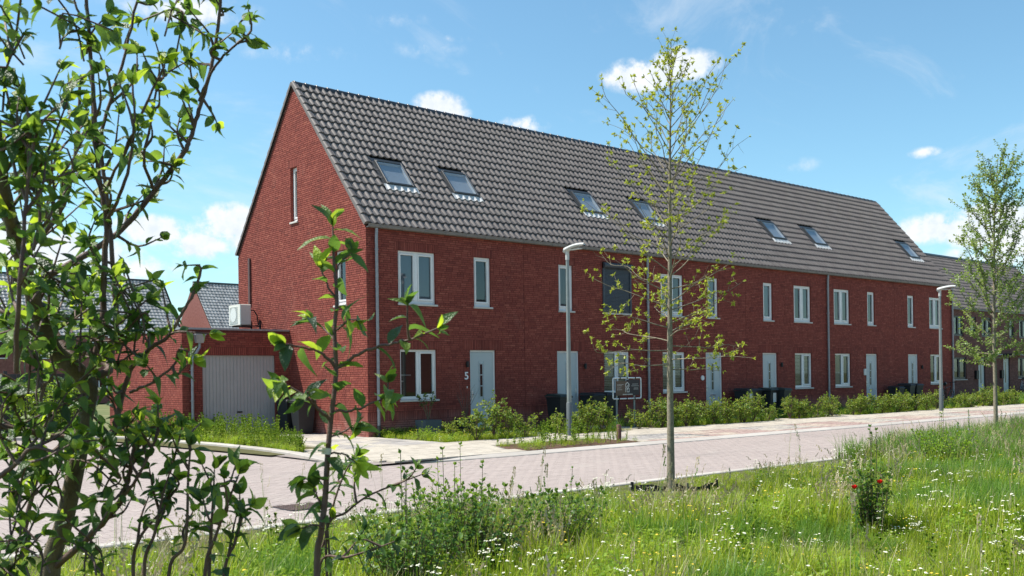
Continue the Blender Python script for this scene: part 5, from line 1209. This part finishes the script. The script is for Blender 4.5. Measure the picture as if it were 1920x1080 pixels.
sb([(630,690,2.45),(600,660,2.42),(560,650,2.40),(535,645,2.38)], .005, 0, .9, .05, .4)
sb([(624,770,2.45),(660,770,2.45),(700,755,2.45),(720,745,2.45)], .004, 1, .9, .038)
sb([(630,640,2.45),(600,610,2.5),(585,600,2.5)], .003, 0, 1.0, .035); sb([(630,620,2.45),(655,600,2.4),(670,600,2.4)], .003, 0, .95)
sb([(628,560,2.45),(612,530,2.45),(603,505,2.45)], .003, 0, 1.0); sb([(626,520,2.45),(640,490,2.45),(660,470,2.45)], .003, 0, .9, .045)
sb([(614,850,2.45),(640,850,2.45),(665,865,2.45)], .003, 0, 1.0); sb([(612,900,2.45),(590,895,2.45),(570,900,2.45)], .003, 0, .95); sb([(608,990,2.45),(590,985,2.42),(565,990,2.4)], .003, 0, 1.05)
sb([(606,960,2.45),(595,930,2.45),(588,915,2.45)], .003, 0, .9); sb([(616,820,2.45),(640,812,2.5),(660,800,2.5)], .003, 0, .9)
lv.along(sp0[16:], .0, .019, .95, 7, .42, 60, .45, 5, .24)
br.build('branches', M_TWIG, sp_); lv.build(LS_A, M_LEAF_A, sp_, 280)
p = sp0[24]; m = MB(); q = at(613, 846, 2.45); m.tube([q+Vector((-.002,0,-.008)), q+Vector((0,0,.008))], .0125, 10); m.tube([q+Vector((.01,0,0)), q+Vector((-.03,-.01,.004))], .003, 5); m.build('tie', M_PETAL, sp_)

# half-withered shrub right of the sapling, and meadow bushes
c1 = at(640, 1080, 3.6)
clump('half withered low shrub with curled brown leaf tips right of the sapling foot', [[(595,1080,3.6),(612,1000,3.6),(630,930,3.6),(650,880,3.6),(668,855,3.6)],[(612,1000,3.6),(650,960,3.6),(690,930,3.6),(750,905,3.6),(790,890,3.6)],[(600,1060,3.6),(650,1045,3.5),(700,1030,3.5),(740,1015,3.5)],[(620,1080,3.6),(610,960,3.6),(590,925,3.6)]], .85, 61, (c1.x, c1.y, 0), 60, 2, tone=.3, r0=.0045)

def bush(label, u, v, depth, h, wd, n, shapes, mt, seed, stalks=0, name='meadow_bush', size=1.0, tone=.4):
    random.seed(seed); g0 = at(u, v, depth); x, y = g0.x, g0.y; z = gh(x, y); t = thing(name, (x, y, z), label, 'bush'); br = MB(); lv = Leaves()
    for i in range(n):
        a = random.uniform(0, 6.28); d = Vector((math.cos(a), math.sin(a), 0))*random.random()**.6*wd; hh = h*random.uniform(.5, 1.0)
        p = curve([(x+d.x*.3, y+d.y*.3, z-.03), Vector((x, y, z+hh*.5))+d*.7+RV()*.03, Vector((x, y, z+hh))+d+RV()*.03], 4); br.tube(p, [.004*(1-j/len(p))+.0015 for j in range(len(p))], 4, caps=False)
        lv.along(p, .12, .026, size, len(shapes), tone, 62, .4, 5, .22)
    for i in range(stalks):
        a = random.uniform(0, 6.28); d = Vector((math.cos(a), math.sin(a), 0))*wd*.5*random.random(); hh = h*random.uniform(1.25, 1.6)
        p = curve([(x+d.x, y+d.y, z), (x+d.x*1.1, y+d.y, z+hh*.5), (x+d.x*1.3, y+d.y, z+hh)], 4); br.tube(p, [.003]*len(p), 4, caps=False); lv.along(p, .5, .04, size*.8, len(shapes), tone, 60, .3, 4)
    br.build('stems', M_BARKD, t); lv.build(shapes, mt, t); return t
LS_B = [leaf_shape(.055, .034, .25, c, 2) for c in (.2, .4, 0)]
M_BUSHL = leafmat('bush_leaf', (0.04,0.10,0.018), (0.09,0.19,0.025), (0.24,0.34,0.04), 0.42, nscale=3)
bush('dark green bushy weed clump left of centre at the bottom of the meadow', 870, 940, 7.8, .72, .55, 120, LS_B, M_BUSHL, 71, 2)
bush('leafy weed clump with one tall thin stalk against the road', 850, 900, 8.7, .62, .38, 60, LS_B, M_WEED, 72, 3)
bush('low leafy shrub left of the tall stalk, next to the half withered shrub', 760, 920, 6.8, .66, .45, 90, LS_B, M_BUSHL, 73, 3)
bush('broad-leaved green shrub in the meadow left of the sparse tree', 1045, 930, 8.9, .55, .42, 70, LS_B, M_BUSHL, 74, 1)
bush('tall dark bush with pointed leafy tip between the two red poppies', 1632, 900, 9.4, .70, .20, 50, LS_B, M_BUSHL, 75, 3)
bush('small grey-green weed bush beside the foot of the leafy right tree', 1770, 850, 15.5, .6, .5, 60, LS_B, M_WEED, 76, 3)
bush('weedy green clump at the garage corner', 372, 800, 27.2, .55, .6, 60, LS_B, M_WEED, 77, 2, size=1.2)
bush('small yellow-flecked weed clump on the grass before the first house', 800, 826, 24.6, .32, .35, 30, LS_B, M_WEED, 78, 1)

def stem_up(p, h, lean=.06):
    d = Vector((random.gauss(0, lean), random.gauss(0, lean), 0)); return curve([p, p+Vector((0,0,h*.5))+d*h*.4, p+Vector((0,0,h))+d*h*1.4], 4)
def poppy(u, v, d, label):
    g0 = at(u, v, d); t = thing('poppy', (g0.x, g0.y, gh(g0.x, g0.y)), label, 'poppy'); m = MB(); p0 = Vector((g0.x, g0.y, gh(g0.x, g0.y))); top = g0
    m.tube([p0, p0.lerp(top, .5)+RV()*.01, top], .002, 4); m.build('stem', M_WEED, t)
    for k in range(4):
        a = k*PI/2+.3; V, Fq = leaf_shape(.040, .050, .3, -.75, 3, .05, 0, 1.2); M = orient(top, Vector((math.cos(a), math.sin(a), .35)), Vector((0,0,1)), 1.0); pm = MB(); pm.add([M @ Vector(q) for q in V], Fq, 0, True); pm.build('petal', M_RED, t)
    m = MB(); m.tube([top, top+Vector((0,0,.012))], .008, 8); m.build('seed_head', M_BLACK, t)
poppy(1602, 917, 8.7, 'red poppy flower left of the dark pointed bush'); poppy(1650, 907, 8.9, 'red poppy flower right of the dark pointed bush')
def bugloss(u, v0, d, h, label):
    g0 = at(u, 800, d); z = gh(g0.x, g0.y); p0 = Vector((g0.x, g0.y, z)); t = thing('bugloss_flower', p0, label, 'flower spike'); p = stem_up(p0, h, .02); m = MB(); m.tube(p, .006, 5); m.build('stem', M_WEED, t); lv = Leaves()
    lv.along(p, .15, .05, .9, 3, .4, 50, .2, 2); fl = Leaves(); fl.along(p, .5, .010, .42, 3, .5, 75, 0, 5); lv.build(LS_B, M_WEED, t, name='leaves'); fl.build(LS_B, M_BLUE, t, name='blossoms')
bugloss(1797, 0, 16.6, .66, 'blue viper bugloss flower spike left of its darker neighbour'); bugloss(1818, 0, 17.0, .86, 'taller greyish viper bugloss spike nearest to the leafy right tree')

# ================================================================== meadow (grass and flowers scattered over the ground)
def blades(n, h, spread, wd, mi=0, lean=.5, tone=(.5,.18), seg=3, m=None, head=None):
    m = m or MB()
    for i in range(n):
        a = random.uniform(0, 6.28); r = spread*random.random()**.5; b = Vector((math.cos(a)*r, math.sin(a)*r, -.02)); a2 = random.uniform(0, 6.28); d = Vector((math.cos(a2), math.sin(a2), 0)); s_ = Vector((-d.y, d.x, 0))
        hh = h*random.uniform(.55, 1.1); ln = lean*random.random(); vs = []
        for k in range(seg+1):
            t = k/seg; c = b+Vector((0,0,hh*t*(1-.25*ln*t)))+d*hh*ln*t*t; w_ = wd*(1-t**1.6)*.5+.0006; vs += [c-s_*w_, c+s_*w_]
        m.add(vs, [(2*k, 2*k+1, 2*k+3, 2*k+2) for k in range(seg)], mi, True, min(1, max(0, random.gauss(*tone))))
        if head:
            e = (Vector(vs[-1])+Vector(vs[-2]))/2; dd = (d*ln+Vector((0,0,.6))).normalized(); x = dd.orthogonal().normalized()
            for q in range(7):
                c = e-dd*.10*(q/7)+RV()*.006; m.add([c, c+x*.008+dd*.012, c+dd*.026, c-x*.008+dd*.012], [(0,1,2,3)], head, False, random.random())
    return m
def flower_disc(m, c, r, mi, cm=None, n=7):
    vs = [c+Vector((0,0,.004))]+[c+Vector((math.cos(2*PI*k/n)*r, math.sin(2*PI*k/n)*r, random.uniform(-.004,.003))) for k in range(n)]; m.add(vs, [(0, 1+k, 1+(k+1) % n) for k in range(n)], mi)
    if cm is not None: c2_ = c+Vector((0,0,.006)); m.add([c2_+Vector((math.cos(2*PI*k/5)*r*.35, math.sin(2*PI*k/5)*r*.35, 0)) for k in range(5)], [tuple(range(5))], cm)
def broad(n, h, spread, shapes, mi=0, m=None, sc=1.0, up=.2):
    m = m or MB()
    for i in range(n):
        a = random.uniform(0, 6.28); r = spread*random.random()**.5; p = Vector((math.cos(a)*r, math.sin(a)*r, h*random.random())); d = RV(); d.z = abs(d.z)*.5+up; V, Fq = random.choice(shapes); M = orient(p, d, Vector((0,0,1))+RV()*.3, sc*random.uniform(.6, 1.2))
        m.add([M @ Vector(q) for q in V], Fq, mi, True, min(1, max(0, random.gauss(.5, .22))))
    return m
random.seed(91)
MATS = [M_GRASS, M_GRASSD, M_STRAW, M_WEED, M_PETAL, M_YEL]
PRO = []
def proto(m, nm): PRO.append((nm, m.mesh(nm, MATS)))
for k in range(3): proto(blades(34, .20, .10, .009, 0, .7), 'tuft_short')                                  # 0-2
for k in range(3): m = blades(30, .36, .10, .010, 0, .7); blades(5, .42, .1, .004, 2, .5, m=m); proto(m, 'tuft_mid')        # 3-5
for k in range(3): m = blades(40, .55, .12, .011, 1, .9); proto(m, 'tuft_dark')                            # 6-8
for k in range(2): m = blades(10, .55, .10, .005, 2, .7, head=2, seg=4); blades(16, .34, .1, .008, 0, .7, m=m); proto(m, 'tuft_straw')   # 9,10
for k in range(3): m = broad(55, .24, .14, LS_B, 3); blades(8, .28, .1, .008, 0, m=m); proto(m, 'weed')     # 11-13
for k in range(3):                                                                                          # 14-16 white flower heads
    m = broad(26, .16, .12, LS_B, 3, sc=.7); blades(14, .26, .12, .007, 0, m=m)
    for i in range(4):
        a = random.uniform(0, 6.28); r = .13*random.random()**.5; h = random.uniform(.22, .38); c = Vector((math.cos(a)*r, math.sin(a)*r, h)); m.tube([(c.x*.7, c.y*.7, 0), c], .0018, 3, 3, False); flower_disc(m, c, random.uniform(.008, .014), 4, 5 if k else None)
    proto(m, 'daisies')
for k in range(2):                                                                                          # 17,18 yarrow
    m = blades(16, .28, .12, .007, 0)
    for i in range(3):
        a = random.uniform(0, 6.28); r = .1*random.random(); h = random.uniform(.34, .48); c = Vector((math.cos(a)*r, math.sin(a)*r, h)); m.tube([(c.x*.7, c.y*.7, 0), c], .0022, 3, 3, False)
        for q in range(8): flower_disc(m, c+Vector((random.gauss(0,.018), random.gauss(0,.018), random.gauss(0,.004))), .008, 4, None, 5)
    proto(m, 'yarrow')
m = blades(26, .12, .1, .008, 2, .9, (.4,.2)); blades(14, .12, .1, .008, 0, m=m); proto(m, 'dry_short')       # 19
m = broad(60, .08, .14, LS_B, 3, sc=.6)
for i in range(6): flower_disc(m, Vector((random.uniform(-.13,.13), random.uniform(-.13,.13), random.uniform(.09,.15))), .012, 4, None, 6)
proto(m, 'clover')                                                                                          # 20
m = blades(3, .75, .06, .004, 2, .4, head=2, seg=4); m2 = blades(2, .6, .05, .004, 1, .4, head=1, seg=4, m=m); proto(m, 'tall_stalk')      # 21
m = MB()
for i in range(3): p = stem_up(Vector((random.uniform(-.05,.05), random.uniform(-.05,.05), 0)), random.uniform(.45,.75), .1); m.tube(p, .003, 3, 3, False); lv_ = [m.add([orient(q, RV()+Vector((0,0,.5)), Vector((0,0,1)), .7) @ Vector(v) for v in LS_B[0][0]], LS_B[0][1], 3, True, random.random()) for q in p[2:] for _ in range(3)]
proto(m, 'stalky_weed')                                                                                     # 22
m = broad(30, .12, .13, LS_B, 3, sc=.7); blades(12, .2, .1, .007, 0, m=m)
for i in range(7): flower_disc(m, Vector((random.uniform(-.12,.12), random.uniform(-.12,.12), random.uniform(.16,.3))), .011, 5, None, 6)
proto(m, 'yellow_flowers')                                                                                  # 23
coll = bpy.data.collections.new('grass_sources')
for i, (nm, me) in enumerate(PRO):
    o = bpy.data.objects.new('src_%02d' % i, me); coll.objects.link(o)
def scatter(name, pts, idx, scl, label=None):
    n = len(pts); me = bpy.data.meshes.new(name); me.vertices.add(n); me.vertices.foreach_set('co', np.asarray(pts, dtype=np.float32).ravel())
    a = me.attributes.new('idx', 'INT', 'POINT'); a.data.foreach_set('value', np.asarray(idx, dtype=np.int32))
    a = me.attributes.new('scl', 'FLOAT', 'POINT'); a.data.foreach_set('value', np.asarray(scl, dtype=np.float32))
    r = np.stack([rng.normal(0,.10,n), rng.normal(0,.10,n), rng.uniform(0,6.28,n)], 1); a = me.attributes.new('rot', 'FLOAT_VECTOR', 'POINT'); a.data.foreach_set('vector', r.astype(np.float32).ravel())
    o = newobj(name, me, kind='stuff'); 
    if label: o['label'] = label
    g = bpy.data.node_groups.new(name, 'GeometryNodeTree'); g.interface.new_socket('Geometry', in_out='INPUT', socket_type='NodeSocketGeometry'); g.interface.new_socket('Geometry', in_out='OUTPUT', socket_type='NodeSocketGeometry')
    gi, go = g.nodes.new('NodeGroupInput'), g.nodes.new('NodeGroupOutput')
    ci = g.nodes.new('GeometryNodeCollectionInfo'); ci.inputs['Collection'].default_value = coll; ci.inputs['Separate Children'].default_value = True; ci.inputs['Reset Children'].default_value = True
    ip = g.nodes.new('GeometryNodeInstanceOnPoints'); ip.inputs['Pick Instance'].default_value = True
    def na(nm, ty): k = g.nodes.new('GeometryNodeInputNamedAttribute'); k.data_type = ty; k.inputs['Name'].default_value = nm; return k.outputs['Attribute']
    lk = g.links.new; lk(gi.outputs[0], ip.inputs['Points']); lk(ci.outputs[0], ip.inputs['Instance']); lk(na('idx','INT'), ip.inputs['Instance Index']); lk(na('rot','FLOAT_VECTOR'), ip.inputs['Rotation']); lk(na('scl','FLOAT'), ip.inputs['Scale']); lk(ip.outputs[0], go.inputs[0])
    md = o.modifiers.new('scatter', 'NODES'); md.node_group = g; return o
def pick(w, k): w = np.array(w, float); return int(rng.choice(len(w), p=w/w.sum()))
PB = at(1626, 930, 8.4)
# sample the meadow in front of the camera, wider than the frame
P = []
nx_, area = 0, (-22, 45, -26, -12.5)
N = 62000; X = rng.uniform(area[0], area[1], N); Y = rng.uniform(area[2], area[3], N); G = np.stack([X, Y], 1); vis, dep, uu, vv = inview(G, 0, 1e9)
keep = (dep < 60) & (dep > 1.0) & (uu > -500) & (uu < 2500) & ((dep > 4.5) | (rng.random(N) < .5)); keep &= rng.random(N) < np.clip(1.15-dep/60, .3, 1)
X, Y, dep, uu = X[keep], Y[keep], dep[keep], uu[keep]; n = len(X); print('meadow points', n)
def nz2(x, y, s, o): return mnoise.noise(Vector((x*s+o, y*s-o, o)))
pts, idx, scl = [], [], []
for x, y, d, u in zip(X, Y, dep, uu):
    edge = -12.5-y; a = nz2(x, y, .55, 3.1); b = nz2(x, y, .9, 9.7); c = nz2(x, y, 1.7, 20.3); r = random.random(); s = random.uniform(.75, 1.2)
    berm = x > 2.2 and edge < 4.5
    if edge < .9 and not berm:
        k = random.choice((0,1,2,19,19,19,20)); s *= .38+.25*edge
        if random.random() < .02: k = 21; s = 1.0
    elif edge < 1.6 and not berm: k = random.choice((0,1,2,3,0,19,19,20,9,14,17)); s *= .75
    elif berm: k = random.choice((3,4,6,7,8,6,7,9,10,5)); s *= .95+.15*a
    else:
        near = 900 < u < 1300 and d < 9.5
        if c > .34: k = random.choice((14,15,16,17,20,0,1,2,11,3,4))
        elif a < -.18: k = random.choice((6,7,8,6,7,3,11)); s *= .78
        elif b > .25: k = random.choice((11,12,13,11,4,3,0,1)); s *= .8
        elif b < -.36: k = random.choice((9,10,3,4,19,23,0,1))
        else: k = random.choice((0,1,2,0,1,3,4,5,0,1,2,3,4,5,11,12,14,23,20))
        if random.random() < .006: k = 21
        if random.random() < .004: k = 22; s *= .6
    pd_ = math.hypot(x-PB.x, y-PB.y)
    if pd_ < 1.1: s *= .45+.3*pd_
    dt = math.hypot(x+3.53, y+13.5)
    if dt < 1.0 or (-5.2 < x < -3.0 and -15 < y < -13.2): s *= .42 if dt < .5 else .6; k = random.choice((0,1,2,19,20,0,1))
    pts.append((x, y, gh(x, y)-.01)); idx.append(k); scl.append(s*(.82 if k in (6,7,8) and not berm else 1))
scatter('meadow_grass', pts, idx, scl, 'flowering meadow of mixed green grass, white daisies and weeds before the road')
# verges: weeds at the garage, lawn of the first house, growth along the gardens, bed plants
pts, idx, scl = [], [], []
for _ in range(1500):
    y = random.uniform(-3.4, 6.5); k0 = kerbx(y)+.26; x1_ = -2.55 if y < 4.3 else -3.4
    if y < -1.0: x1_ = k0+(x1_-k0)*(y+3.5)/2.5
    x = random.uniform(k0, x1_); pts.append((x, y, -.03)); idx.append(random.choice((3,4,11,12,13,11,22,22,3,5,19))); scl.append(random.uniform(.55, 1.0)*(1 if y > -1 else .7))
for _ in range(520): x, y = random.uniform(.2, 3.35), random.uniform(-3.25, -.1); pts.append((x, y, -.03)); idx.append(random.choice((0,1,2,19,0,23,11,20))); scl.append(random.uniform(.6, 1.0))
for _ in range(3800):
    x, y = random.uniform(4.4, 46), random.uniform(-3.3, -.08)
    if any(a-.05 < x < a+1.05 for a in (6.85,14.1,17.6,25.1,28.75)): continue
    if y > -2.3 and random.random() < .5: continue
    pts.append((x, y, -.03)); idx.append(random.choice((0,1,2,19,11,12,6))); scl.append(random.uniform(.5, .95))
for _ in range(70): pts.append((random.uniform(.3, 3.3), random.uniform(-.35, -.06), -.02)); idx.append(random.choice((11,12,13))); scl.append(random.uniform(.5, 1.1))
for _ in range(900): pts.append((random.uniform(36, 66), random.uniform(-2.5, 5.8), -.03)); idx.append(random.choice((0,1,19))); scl.append(random.uniform(.8, 1.4))
scatter('verge_weeds', pts, idx, scl, 'low weeds and grass growing along the house fronts and garage')
pts, idx, scl = [], [], []
for _ in range(150):
    y = random.uniform(-6.6, -5.1); x = random.uniform(-.3+(y+6.68)*.27, 3.3); pts.append((x, y, .0)); idx.append(random.choice((11,12,13,22,22,0))); scl.append(random.uniform(.35, .85)*(1.0 if x < 2.2 else .6))
scatter('bed_plants', pts, idx, scl, 'sparse young ground cover plants on the dark soil of the planting bed')
